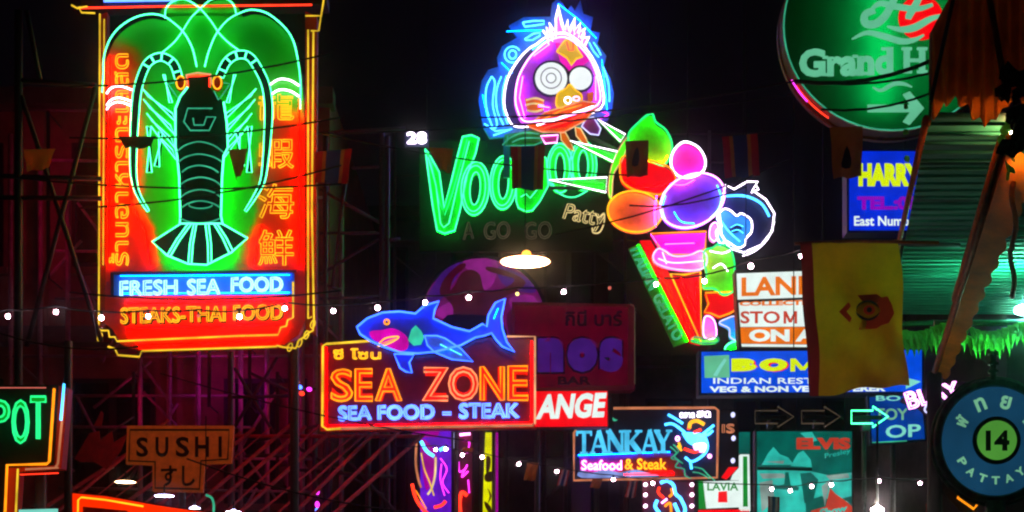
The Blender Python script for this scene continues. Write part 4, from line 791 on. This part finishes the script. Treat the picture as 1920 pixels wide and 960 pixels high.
# ------------------------------------------------------------------ lamps
def lamp(name, label, px, py, Y, rpx, mat, shade="dark", cordtop=60, top=None, glob=0):
    S = Sign(name, label, "lamp", px, py, Y, "lamps hung over the street"); R = rpx * S.s; n = 20
    vs = [(0, 0, .02)] + [(R * math.cos(2 * PI * i / n), R * math.sin(2 * PI * i / n), 0) for i in range(n)]
    if shade: mesh_obj("lamp_glass", vs, [(0, 1 + (i + 1) % n, 1 + i) for i in range(n)], M[mat], S.root)
    vs, fs = [], []; prof = [(1.04, -.004), (1.0, .03), (.75, .07), (.35, .12), (.12, .16), (.12, .24), (0.02, .26)]
    for k, (a, z) in enumerate(prof):
        for i in range(n): vs.append((R * a * math.cos(2 * PI * i / n), R * a * math.sin(2 * PI * i / n), z * R * 1.6 + .002))
    for k in range(len(prof) - 1):
        for i in range(n): fs.append((k * n + i, k * n + (i + 1) % n, (k + 1) * n + (i + 1) % n, (k + 1) * n + i))
    if shade: mesh_obj("lamp_shade", vs, fs, M[shade], S.root, smooth=True)
    if glob:
        vs, fs = [], []; m_ = 12
        for k in range(7):
            a = PI * k / 6; rr = max(.02, math.sin(a)) * R * glob
            for i in range(m_): vs.append((rr * math.cos(2 * PI * i / m_), rr * math.sin(2 * PI * i / m_), -R * glob * .5 * math.cos(a) - R * .2))
        for k in range(6):
            for i in range(m_): fs.append((k * m_ + i, k * m_ + (i + 1) % m_, (k + 1) * m_ + (i + 1) % m_, (k + 1) * m_ + i))
        mesh_obj("lamp_bulb", vs, fs, M[mat], S.root, smooth=True)
    rod("cord", [(0, 0, R * .4), (0, 0, R * .4 + cordtop * S.s)], .006, M["black"], S.root, 5)
    if top: S.poly("lamp_crown", ell(px + 2, py - 12, 9, 8, 14), M[top], .04, .06)
    return S
lamp("street_lamp", "glowing flat white street lamp with orange crown above the purple disc", 985, 491, 15, 46, "lampw", "wood", 240, "lampo")
lamp("pendant_lamp", "pale pendant lamp above the slanting red board", 235, 904, 11, 19, "lampw", "dark", 14)
lamp("pendant_lamp", "violet white pendant lamp just under the sushi board", 308, 930, 11.5, 18, "lampv", "dark", 14)
lamp("pendant_lamp", "small violet pendant lamp beside the curved cyan tube", 365, 953, 12, 10, "lampv", "dark", 14)
lamp("pendant_lamp", "violet pendant lamp touching the bottom edge past the cyan tube", 438, 960, 12, 14, "lampv", "dark", 14)
lamp("pendant_lamp", "oval violet lamp low in the dark street by the blue number sign", 1645, 955, 7.9, 12, "lampf", "dark", 160, glob=.95)
lamp("stall_lamp", "teal white lamp under the green corrugated roof", 1920, 578, 10.0, 15, "lampteal", None, 20, glob=1.2)
S = Sign("cyan_hook_light", "curved cyan neon tube beside the sushi board stem", "neon tube", 392, 945, 12); S.tube([(386, 928), (397, 934), (401, 950), (398, 975)], M["n_cyd"], 2.2, 0, sm=True); rod("wire", [S.L(386, 928), S.L(386, 780)], .004, M["black"], S.root)

# ------------------------------------------------------------------ bulb strings
def cable(name, label, pts, r=.008, sag=0, cat="cable", mat="black", group=None):
    P = [W(*p) for p in pts]; out = []
    for i in range(len(P) - 1):
        for k in range(6):
            t = k / 6; q = P[i].lerp(P[i + 1], t); q.z -= 4 * sag * t * (1 - t); out.append(q)
    out.append(P[-1]); o0 = out[0].copy()
    o = rod(name, [q - o0 for q in out], r, M[mat], None, 5); o.location = o0; return tag(o, label, cat, group)
def bulb(px, py, Y, mat, where, rpx=6.2, grp="white bulbs strung across the street"):
    S = Sign("string_bulb", where, "light bulb", px, py, Y, grp); R = rpx * S.s; n = 10; vs, fs = [], []
    for k in range(7):
        a = PI * k / 6; rr = max(.02, math.sin(a)) * R
        for i in range(n): vs.append((rr * math.cos(2 * PI * i / n), rr * math.sin(2 * PI * i / n), -R * math.cos(a)))
    for k in range(6):
        for i in range(n): fs.append((k * n + i, k * n + (i + 1) % n, (k + 1) * n + (i + 1) % n, (k + 1) * n + i))
    mesh_obj("glass", vs, fs, M[mat], S.root, smooth=True); rod("socket", [(0, 0, R * .8), (0, 0, R * 2.2)], R * .55, M["black"], S.root, 8)
bulb(1899, 252, 6.15, "bulbwarm", "warm bulb added among the leaves to light the red valance", 6, None)  # bulb added here so light passes through the valance
row = [(15, 593, "bulb", "white bulb nearest the left frame edge left of the crossed braces"), (105, 585, "bulb", "white bulb beside the red streaks by the crossed braces"), (190, 596, "bulb", "white bulb over the yellow corner of the lobster frame"),
       (278, 593, "bulb", "white bulb in front of the lettering word steaks"), (372, 592, "bulbdim", "small dim red bulb before the hyphen of the lobster sign"), (449, 594, "bulb", "white bulb in front of the first food letter on the lobster sign"), (534, 578, "bulb", "white bulb on the last letter of the lobster sign"), (625, 583, "bulb", "white bulb alone between the lobster and shark signs"),
       (708, 577, "bulb", "white bulb above the shark snout"), (797, 567, "bulb", "white bulb touching the shark dorsal fin"), (879, 558, "bulb", "white bulb in the middle of the dancer disc"), (970, 551, "bulbyel", "yellowish bulb above the shark tail"), (1057, 547, "bulb", "white bulb over the maroon bar board"),
       (1143, 540, "bulbdim", "dim pink bulb above the maroon bar board corner"), (1230, 533, "bulb", "white bulb on the green gelato strip"), (1321, 527, "bulb", "white bulb between cone and green shirt"), (1408, 499, "bulb", "white bulb above the white tailor box"), (1502, 480, "bulb", "white bulb at the top corner of the yellow flag")]
for x, y, m, lb in row: bulb(x, y, 9.6, m, lb, random.uniform(4.0, 5.0) if m == "bulb" else 3.4)
cable("light_string_cable", "thin dark cable carrying the upper row of bulbs", [(-60, 585, 9.6)] + [(x, y - 12, 9.6) for x, y, _, _ in row] + [(1560, 452, 9.6), (1680, 455, 9.6)], .005, .01)
row2 = [(817, 843, "tiny bulb by the cyan hook of the purple hanging sign"), (836, 842, "bulb beside the cyan dash of the purple hanging sign"), (867, 853, "bulb in front of the magenta scribble sign"), (904, 857, "bulb touching the narrow yellow sign"), (973, 870, "bulb between the yellow sign and a small orange flag"), (1044, 884, "bulb beside the frame corner of the cyan lettered sign"), (1150, 899, "bulb below the wave of the cyan lettered sign"), (1224, 906, "bulb above the small neon dancer"),
        (1447, 917, "pinkish bulb low on the green billboard edge"), (1482, 920, "bulb on the white streak of the billboard"), (1522, 912, "dim bulb at the centre of the billboard"), (1559, 909, "bulb above the red triangle of the billboard"), (1648, 902, "bulb in the dark gap past the billboard"), (1725, 906, "bulb in the dark left of the round blue sign"), (1765, 896, "bulb touching the ring of the round blue sign")]
for x, y, lb in row2: bulb(x, y, 14.5 if x < 1600 else 10, "bulb", lb, 3.2 if x > 817 else 2.8, "bulbs of the lower street string")
cable("light_string_cable", "thin dark cable carrying the lower row of bulbs", [(740, 836, 14.5)] + [(x, y - 8, 14.5) for x, y, _ in row2 if x < 1600] + [(1600, 898, 13)] + [(x, y - 8, 10) for x, y, _ in row2 if x > 1600] + [(1830, 880, 10)], .005, .01)
for i, (a, b, lb) in enumerate([((130, 162, 12), (620, 100, 12), "black cable crossing the lobster antennae"), ((130, 258, 12), (640, 220, 12), "black cable at the lobster emblem height"), ((0, 330, 12), (640, 345, 12), "black cable across the lobster tail segments"), ((150, 390, 12), (640, 310, 12), "black cable slanting over the lobster tail"),
        ((130, 548, 12), (640, 545, 12), "black cable over the blue lettering board"), ((640, 250, 13), (1500, 175, 13), "black cable passing the bird beak"), ((900, 220, 13), (1500, 150, 10), "black cable touching the bird cheek"), ((1490, 152, 9), (1760, 108, 9), "thick black cable across the round hotel sign letters"), ((1490, 150, 9), (1800, 120, 9), "second cable sagging over the hotel sign letters"),
        ((1540, 205, 9), (1800, 150, 9), "thin cable over the hotel sign arrow"), ((600, 250, 14), (1200, 330, 14), "dark cable strung along the flags"), ((1040, 440, 13), (1480, 300, 13), "dark cable rising over the orange scoop"), ((1180, 385, 13), (1400, 350, 13), "dark cable over the blueberry scoop"), ((0, 625, 12), (260, 650, 12), "grey cable under the crossed braces"), ((350, 860, 13), (760, 960, 13), "violet lit cable sagging across the scaffold"),
        ((300, 700, 14), (900, 830, 14), "long cable sloping behind the shark board")]):
    cable("overhead_cable", lb, [a, b], .012 if "thick" in lb else .007, .06, group="overhead cables")

# ------------------------------------------------------------------ flags
def flag(name, label, q, Y, stripes, group="small flags strung across the street", emblem=None):
    cx, cy_ = q[0]; S = Sign(name, label, "flag", cx, cy_, Y, group); nu, nv = 20, 8; vs, fs, mi = [], [], []
    tot = sum(k for _, k in stripes)
    for j in range(nv + 1):
        for i in range(nu + 1):
            u, v = i / nu, 1 - j / nv; x, y = qmap(q, u, v)
            p = S.L(x, y, 0); vs.append((p[0], .02 * math.sin(u * 9 + j * .3) * (1 - v) * min(1, Y / 8) + .01 * math.sin(v * 7), p[2]))
    for j in range(nv):
        for i in range(nu):
            a = j * (nu + 1) + i; fs.append((a, a + 1, a + nu + 2, a + nu + 1)); t = (i + .5) / nu * tot; k = 0
            for k, (_, wd) in enumerate(stripes):
                t -= wd
                if t <= 0: break
            mi.append(k)
    mesh_obj("cloth", vs, fs, None, S.root, [M[m] for m, _ in stripes], mi, True)
    if emblem: S.poly("emblem", emblem, M["black"], .03, .004)
    return S
TH5 = [("clothred", 1), ("clothbrown", .6), ("clothblue", 2), ("clothbrown", .6), ("clothred", 1)]
TH6 = [("clothred", 1), ("clothwhite", 1), ("clothblue", 2), ("clothwhite", 1), ("clothred", 1)]
flag("bunting_flag", "striped flag hanging in front of the club lettering", [(958, 274), (1022, 272), (1018, 357), (960, 354)], 12, TH5)
flag("bunting_flag", "red and blue striped flag beside the lobster sign", [(592, 284), (660, 278), (652, 346), (590, 342)], 13, TH5)
flag("bunting_flag", "dim striped flag above the cherry scoop and cap", [(1354, 256), (1420, 250), (1424, 330), (1360, 334)], 13, TH5)
flag("bunting_flag", "brown flag with dark emblem over the pistachio scoop", [(1172, 264), (1216, 262), (1214, 330), (1176, 332)], 12, [("clothbrown", 1)], emblem=spl([(1188, 290), (1194, 278), (1198, 290), (1196, 312), (1184, 312)], True, 2))
flag("bunting_flag", "small brown flag beside the lobster body", [(428, 280), (464, 278), (456, 322), (442, 337)], 11.5, [("clothbrown", 1)])
flag("bunting_flag", "black folded flag over the lobster foreleg", [(222, 255), (292, 255), (282, 277), (234, 278)], 11.5, [("black", 1)])
flag("bunting_flag", "olive flag tucked inside the first club letter", [(803, 276), (850, 278), (846, 326), (826, 318)], 12.5, [("clothbrown", 1)])
flag("bunting_flag", "tiny yellow brown flag near the crossed braces", [(44, 280), (104, 278), (92, 316), (50, 322)], 12.5, [("clothbrown", 1)])
flag("bunting_flag", "brown emblem flag hanging under the round hotel sign", [(1556, 238), (1618, 236), (1614, 332), (1564, 334)], 9, [("clothbrown", 1)], emblem=spl([(1578, 300), (1586, 276), (1594, 300), (1592, 318), (1576, 316)], True, 2))
flag("bunting_flag", "small orange flag below the shark board", [(988, 866), (1010, 868), (1003, 902), (982, 900)], 15, [("clothbrown", 1)])
flag("bunting_flag", "small orange flag under the cyan lettered sign", [(1112, 896), (1130, 898), (1124, 916), (1106, 914)], 15, [("clothbrown", 1)])
flag("bunting_flag", "tiny striped flag by the orange frame corner", [(1052, 880), (1068, 882), (1062, 912), (1044, 910)], 15, TH6)
flag("bunting_flag", "tiny striped flag beside the small neon dancer", [(1178, 902), (1196, 902), (1190, 934), (1172, 932)], 15, TH6)
flag("bunting_flag", "striped flag hanging before the green billboard", [(1440, 930), (1462, 932), (1460, 985), (1440, 980)], 12, TH6)
flag("bunting_flag", "tiny striped flag against the round blue sign ring", [(1736, 944), (1760, 946), (1758, 990), (1736, 988)], 9, TH6)
flag("bunting_flag", "dim brown flag by the yellow strip sign", [(868, 838), (888, 840), (882, 850), (866, 846)], 15, [("clothbrown", 1)])
# big yellow flag
S = Sign("yellow_flag", "large hanging yellow flag with red edge stripe and round emblem", "flag", 1590, 455, 8.6)
nu, nv = 34, 30; vs, fs, mi = [], [], []
qf = [(1499, 458), (1684, 448), (1706, 722), (1521, 740)]
for j in range(nv + 1):
    for i in range(nu + 1):
        u, v = i / nu, 1 - j / nv; x, y = qmap(qf, u, v); p = S.L(x, y)
        y_ = .075 * math.sin(u * 7 + 4 * v) * (1 - v) + .055 * math.sin((u + v) * 9 + 1) * (1 - v) ** 1.5 + .006 * math.sin(u * 26 - v * 9) * (1 - v) + .02 * math.sin(u * 4 - v * 8)
        vs.append((p[0], y_, p[2] + .006 * math.sin(u * 16) * (v < .02)))
for j in range(nv):
    for i in range(nu):
        a = j * (nu + 1) + i; fs.append((a, a + 1, a + nu + 2, a + nu + 1)); mi.append(0 if i < 4 else 1)
mesh_obj("cloth", vs, fs, None, S.root, [M["clothred"], M["clothyellow"]], mi, True)
rod("pole", [S.L(1490, 457, 0), S.L(1600, 452, 0), S.L(1760, 455, 0)], .009, M["wood"], S.root)
S.poly("emblem_ring", [(1604, 558), (1640, 556), (1648, 562), (1660, 560), (1668, 576), (1672, 592), (1662, 610), (1648, 614), (1640, 620), (1606, 622), (1612, 606), (1644, 596), (1640, 572), (1612, 568)], M["flagred"], .055, .003)
S.poly("emblem_disc", ell(1619, 590, 22, 19, 24), M["dark"], .105, .003); S.poly("emblem_eye", spl([(1596, 590), (1618, 575), (1642, 590), (1620, 605)], True, 4), M["clothyellow"], .11, .003); S.poly("emblem_wing", [(1566, 592), (1584, 574), (1588, 582), (1580, 592), (1590, 604), (1586, 612)], M["flagred"], .10, .003); S.poly("emblem_iris", ell(1621, 590, 11, 9, 14), M["flagred"], .114, .003); S.poly("emblem_pupil", ell(1621, 590, 5, 5, 14), M["dark"], .118, .003)

# ------------------------------------------------------------------ scaffolds
def scaffold(label, Y, lines, r=.03, mat="steel"):
    x, y = lines[0][0]; S = Sign("scaffold", label, "scaffold", x, y, Y)
    for a, b in lines:
        up = abs(a[0] - b[0]) < 8; p, q = S.L(*a), S.L(*b)
        if up: q = (q[0], q[1], -S.root.location.z) if b[1] > 1000 else q
        rod("pole" if up else "brace", [p, q], r if up else r * .6, M[mat], S.root, 7)
    return S
scaffold("grey scaffold tower between the lobster and club signs", 17.5, [((610, 250), (610, 1100)), ((716, 250), (716, 1100)), ((726, 256), (726, 1100)), ((590, 250), (760, 240)), ((600, 437), (716, 437)), ((660, 315), (716, 312)), ((600, 355), (716, 420)), ((600, 515), (716, 445)), ((600, 560), (716, 556)), ((648, 345), (622, 540)), ((598, 530), (640, 545)), ((716, 450), (750, 448))])
scaffold("dark crossed wooden braces at the edge left of the lobster sign", 13.5, [((35, 20), (35, 1100)), ((40, 180), (190, 640)), ((180, 160), (50, 650)), ((0, 330), (190, 335)), ((0, 370), (190, 372)), ((50, 20), (75, 150)), ((30, 150), (180, 160)), ((128, 640), (128, 1100))], .035, "dark")
scaffold("scaffold frames below the lobster sign beside the shark board", 17, [((545, 660), (545, 1100)), ((552, 700), (552, 1100)), ((432, 660), (432, 1100)), ((440, 690), (530, 840)), ((520, 670), (440, 800)), ((430, 745), (545, 742)), ((460, 855), (552, 852)), ((590, 820), (590, 1100)), ((620, 830), (616, 960)), ((470, 830), (700, 770)), ((560, 840), (720, 930)), ((690, 800), (690, 1100)), ((552, 880), (740, 895)), ((470, 700), (545, 735)), ((640, 850), (770, 990))])
scaffold("thin dark frame standing under the maroon bar board", 22, [((950, 800), (950, 1100)), ((1020, 800), (1020, 1100)), ((940, 860), (1080, 855)), ((1060, 810), (1060, 1100)), ((1000, 960), (1080, 880))])
scaffold("thin sign truss of pipes behind the green club lettering", 21, [((730, 453), (1195, 450)), ((740, 330), (800, 328)), ((740, 250), (740, 1100)), ((1172, 330), (1172, 1100)), ((1100, 452), (1175, 520)), ((1172, 400), (1230, 455)), ((1172, 560), (1210, 600)), ((740, 480), (790, 520)), ((1040, 452), (1000, 480))], .02)
scaffold("dim pipe rail above the cherry scoop behind the striped flag", 21, [((1150, 300), (1400, 306)), ((1225, 250), (1225, 330)), ((1330, 245), (1330, 1100)), ((1250, 252), (1480, 250))], .02)
# lattice of poles tied to the facade, lit by the added wall lights
r_ = random.Random(3); Ls = []
for x in (20, 75, 128, 262, 318, 372, 436, 452, 500, 566, 592, 640): Ls.append(((x, 180 + r_.uniform(0, 300)), (x + r_.uniform(-3, 3), 1100)))
for y in (205, 300, 372, 470, 560, 668, 742, 800, 858, 915): Ls.append(((r_.uniform(-20, 120), y), (r_.uniform(380, 640), y + r_.uniform(-8, 8))))
for k in range(30):
    x, y = r_.uniform(-20, 600), r_.uniform(300, 940); d = r_.choice((-1, 1)); Ls.append(((x, y), (x + d * r_.uniform(50, 110), y + r_.uniform(70, 140))))
scaffold("dense pole lattice tied against the red lit building front", 19.15, Ls, .03, "pole")
# slatted awning
S = Sign("slat_awning", "red lit slatted awning behind the sushi board", "awning", 330, 900, 16)
for i in range(17):
    x = 110 + i * 33 + random.uniform(-4, 4); dy = random.uniform(-25, 20)
    vs, fs = [], []; a = Vector(S.L(x, 985, .9)); b = Vector(S.L(x + 150 + random.uniform(-12, 12), 790 + dy, -.7)); rod3(vs, fs, [a, b], random.choice((.007, .012, .02)), 4)
    mesh_obj("slat", vs, fs, M["batten"], S.root)
rod("rail", [S.L(110, 985, .93), S.L(680, 985, .93)], .025, M["batten"], S.root); rod("rail", [S.L(240, 800, -.66), S.L(780, 800, -.66)], .02, M["batten"], S.root)
for x in (150, 600): rod("post", [S.L(x, 985, .93), (S.L(x, 0)[0], -.93, -S.root.location.z)], .03, M["steel"], S.root)
S = Sign("torn_red_cloth", "ragged red cloth sheet draped over the awning slats", "cloth", 195, 840, 14.6)
q = [(140, 860), (168, 812), (186, 808), (188, 826), (210, 808), (213, 830), (240, 812), (226, 846), (200, 880), (176, 866), (150, 866)]
S.poly("sheet", q, M["batten"], 0, .01); S.poly("sheet", [(176, 798), (190, 770), (194, 776), (190, 800)], M["batten"], 0, .01); rod("stick", [S.L(120, 870, -.03), S.L(250, 780, -.03)], .01, M["steel"], S.root)
# neon strips added to wash the facade, hidden from the street by holders
wm = em("wall_wash", (.65, .0, .5), 17, .3); wr = em("wall_wash_red", (.8, .0, .12), 9, .3)
for x, y0, y1, m, lb in [(392, 640, 760, wm, "added magenta wall light, screened from view, just beneath the lobster sign"), (468, 650, 760, wm, "added magenta wall light, screened from view, behind the lower scaffold"), (90, 210, 520, wr, "added red wall light, screened from view, behind the crossed braces"), (520, 700, 900, wr, "added red wall light, screened from view, near the scaffold foot"), (250, 700, 860, wr, "added red wall light, screened from view, above the ragged red cloth")]:
    S = Sign("added_wall_light", lb, "wall light", x, y0, 18.9, "added screened wall lights"); S.tube([(x, y0), (x, y1)], m, 1.4, -.05); S.poly("tube_screen", [(x - 3, y0 - 3), (x + 3, y0 - 3), (x + 3, y1 + 3), (x - 3, y1 + 3)], M["dark"], 0, .02)
    rod("stay", [S.L(x, y0, -.02), S.L(x, y0, -.58)], .01, M["dark"], S.root); rod("stay", [S.L(x, y1, -.02), S.L(x, y1, -.58)], .01, M["dark"], S.root)
S = Sign("coloured_lights", "cluster of tiny coloured lights on the scaffold beside the shark board", "lights", 570, 728, 16.8)
for x, y, m in ((557, 716, "n_salmon"), (562, 726, "n_blue"), (580, 730, "n_mag"), (566, 738, "n_red")): S.poly("light", ell(x, y, 5, 4, 8), M[m], .02, .03)
rod("bar", [S.L(552, 728, -.02), S.L(592, 728, -.02)], .012, M["steel"], S.root)
S = Sign("violet_lights", "short column of violet lights under the shark board corner", "lights", 595, 935, 16.8)
for y, m in ((922, "n_mag"), (946, "n_mag"), (958, "n_blue")): S.poly("light", ell(595, y, 4, 6, 8), M[m], .02, .03)
rod("bar", [S.L(595, 912, -.02), S.L(595, 1000, -.02)], .012, M["steel"], S.root)

# ------------------------------------------------------------------ stall roof on the right
S = Sign("stall_roof", "corrugated green roof underside with red scalloped valance and leafy fringe", "stall", 1745, 225, 6)
R0 = S.root.location
def WL(px, py, Y): return W(px, py, Y) - R0
# sheet: near edge row to far edge row
near = [WL(1742, 212, 6.0), WL(2300, 212, 6.0)]; far = [WL(1672, 585, 13), WL(2100, 585, 13)]
nr = 48; vs, fs = [], []; nrm = Vector((0, 0, 1))
for i in range(nr * 4 + 1):
    t = i / (nr * 4); h = .012 * math.sin(i * PI / 2)
    for j in range(2):
        p = near[j].lerp(far[j], t); vs.append((p.x, p.y, p.z + h))
for i in range(nr * 4): fs.append((2 * i, 2 * i + 1, 2 * i + 3, 2 * i + 2))
mesh_obj("roof_sheet", vs, fs, M["corrgreen"], S.root)
for i in range(40):
    t = (i + .5) / 40; a_, b_ = near[0].lerp(far[0], t), near[1].lerp(far[1], t); dz = Vector((0, 0, -.02)); rod("rib", [a_ + dz, b_ + dz], .008, M["corrgreen"], S.root, 4)
def edge_tube(name, a, b, r, mat): return rod(name, [a, b], r, M[mat], S.root, 8)
edge_tube("edge_pipe", near[0] + Vector((-.01, 0, -.02)), WL(1680, 480, 9.6), .014, "corrred"); edge_tube("edge_pipe", WL(1680, 480, 9.6), far[0], .014, "corrred")
edge_tube("rafter", WL(1885, 262, 6.1), WL(1795, 560, 8.2), .03, "corrred")
# rafter fringe: slanted valance strip running down with scalloped edge
p0, p1 = WL(1885, 270, 6.05), WL(1752, 700, 8.4); n = 60; vs, fs = [], []
for i in range(n + 1):
    t = i / n; p = p0.lerp(p1, t); wdt = (.14 + .025 * abs(math.sin(t * PI * 14))) * (1 - .5 * t)
    vs.append((p.x, p.y, p.z)); vs.append((p.x + wdt, p.y + .05, p.z - wdt * .35))
for i in range(n): fs.append((2 * i, 2 * i + 1, 2 * i + 3, 2 * i + 2))
mesh_obj("side_valance", vs, fs, M["corrred"], S.root)
edge_tube("rafter", p0, p1, .016, "wood")
# front valance corrugated vertical
n = 150; vs, fs = [], []; Yv = 5.9
for i in range(n + 1):
    x = 1700 + i * 3.2; ph = i * .42
    yb = 205 + 22 * math.sin(i * .17) + 10 * abs(math.sin(i * .45))
    xo = max(0, 60 - i * 3.2)
    for k, y in enumerate((-160, -40, 60, 150, yb)):
        xs = x
        left = 1790 - (y * .75 if y < 60 else 45 + (y - 60) * .0) if y > -1 else 1800
        xs = max(x, left if y < 100 else 1744)
        p = WL(xs, y, Yv); vs.append((p.x, p.y + .02 * math.sin(ph * 2), p.z))
for i in range(n):
    for k in range(4): a = i * 5 + k; fs.append((a, a + 5, a + 6, a + 1))
mesh_obj("front_valance", vs, fs, M["corrred"], S.root)
edge_tube("brace_pole", WL(1835, -120, 5.8), WL(1886, 170, 5.8), .012, "wood"); edge_tube("edge_pipe", WL(1800, -60, 5.85), WL(1745, 190, 5.85), .008, "dark")
# dark knot
vs, fs = [], []
for k in range(26):
    c = WL(1898 + random.uniform(-18, 30), 120 + random.uniform(10, 170), 5.7); s_ = random.uniform(.015, .045); b0 = len(vs)
    for j in range(7):
        a = 2 * PI * j / 7; rr = s_ * random.uniform(.6, 1.2); vs.append((c.x + rr * math.cos(a), c.y + random.uniform(-.02, .02), c.z + rr * math.sin(a)))
    fs.append(tuple(b0 + j for j in range(7)))
tag(mesh_obj("dry_leaves", vs, fs, M["black"], S.root), kind="stuff")
# leaf shape shared
lv = [(0, 0, 0), (.35, -.08, -.3), (.28, -.1, -.65), (0, 0, -1), (-.3, .08, -.6), (-.33, .1, -.28), (0, -.12, -.5)]
lf = [(0, 1, 6), (1, 2, 6), (2, 3, 6), (3, 4, 6), (4, 5, 6), (5, 0, 6)]
lme = bpy.data.meshes.new("leaf"); lme.from_pydata(lv, [], lf); lme.materials.append(M["leafp"])
def leaf(p, s_, rz=0, ry=0):
    o = bpy.data.objects.new("leaf", lme); C.objects.link(o); o.parent = S.root; o.location = p; o.scale = (s_, s_, s_); o.rotation_euler = (random.uniform(-.3, .3), ry, rz)
tooth = bpy.data.meshes.new("fringe_tooth"); tooth.from_pydata([(-.5, 0, 0), (.5, .03, 0), (.46, -.04, -.5), (.2, -.1, -.62), (.0, 0, -1.0), (-.22, .08, -.6), (-.48, .04, -.46), (0, -.12, -.3)], [], [(0, 7, 1), (1, 7, 2), (2, 7, 3), (3, 7, 4), (4, 7, 5), (5, 7, 6), (6, 7, 0)]); tooth.materials.append(M["leafp"])
for x0, x1, Y in ((1692, 1752, 11.6), (1754, 1990, 9.6)):
    k = TH * Y / 960; x = x0; q = 0
    while x < x1:
        for row_ in range(2):
            o = bpy.data.objects.new("fringe_tooth", tooth); C.objects.link(o); o.parent = S.root
            o.location = WL(x + row_ * 5, 612 + 9 * math.sin(x * .045) + (0 if row_ else 16), Y - .04 * row_); h = random.uniform(30, 44)
            o.scale = (random.uniform(12, 15) * k, 20 * k, (h if not row_ else 30) * k); o.rotation_euler = (random.uniform(-.25, .25), random.uniform(-.12, .12), random.uniform(-.5, .5))
        x += 10.5; q += 1
for i in range(12): leaf(WL(1892 + random.uniform(-12, 14), 225 + i * 9, 5.75), .045, random.uniform(-2, 2), random.uniform(-1, 1))
for i in range(8): leaf(WL(1700 + random.uniform(-6, 8) - i * 1.5, 195 + i * 16, 6 + i * .1), .035, random.uniform(-2, 2), random.uniform(-1, 1)) if i % 3 == 0 else None
edge_tube("fringe_rail", WL(1690, 608, 11.8), WL(1760, 604, 11.8), .02, "rimgreen"); edge_tube("fringe_rail", WL(1752, 606, 9.7), WL(2050, 606, 9.7), .02, "rimgreen")
edge_tube("lamp_rail", WL(1660, 455, 9.0), WL(1800, 460, 9.0), .012, "grey")
for i in range(46):
    p = WL(1901 + 4 * math.sin(i * .35) - 3 * (i > 30), 285 + i * 6.0, 6.3); k = .012
    if i == 0:
        bm_v = [(k * math.sin(PI * a / 4) * math.cos(2 * PI * b / 6), k * math.sin(PI * a / 4) * math.sin(2 * PI * b / 6), k * math.cos(PI * a / 4)) for a in range(5) for b in range(6)]
        bm_f = [(a * 6 + b, a * 6 + (b + 1) % 6, (a + 1) * 6 + (b + 1) % 6, (a + 1) * 6 + b) for a in range(4) for b in range(6)]
        o = mesh_obj("bead", bm_v, bm_f, M["bead"], S.root, smooth=True); bme = o.data
    else: o = bpy.data.objects.new("bead", bme); C.objects.link(o); o.parent = S.root
    o.location = p
edge_tube("support_post", WL(1752, 700, 8.4), Vector((WL(1752, 700, 8.4).x, WL(1752, 700, 8.4).y, -R0.z)), .04, "dark"); edge_tube("support_post", far[1], Vector((far[1].x, far[1].y, -R0.z)), .05, "dark")
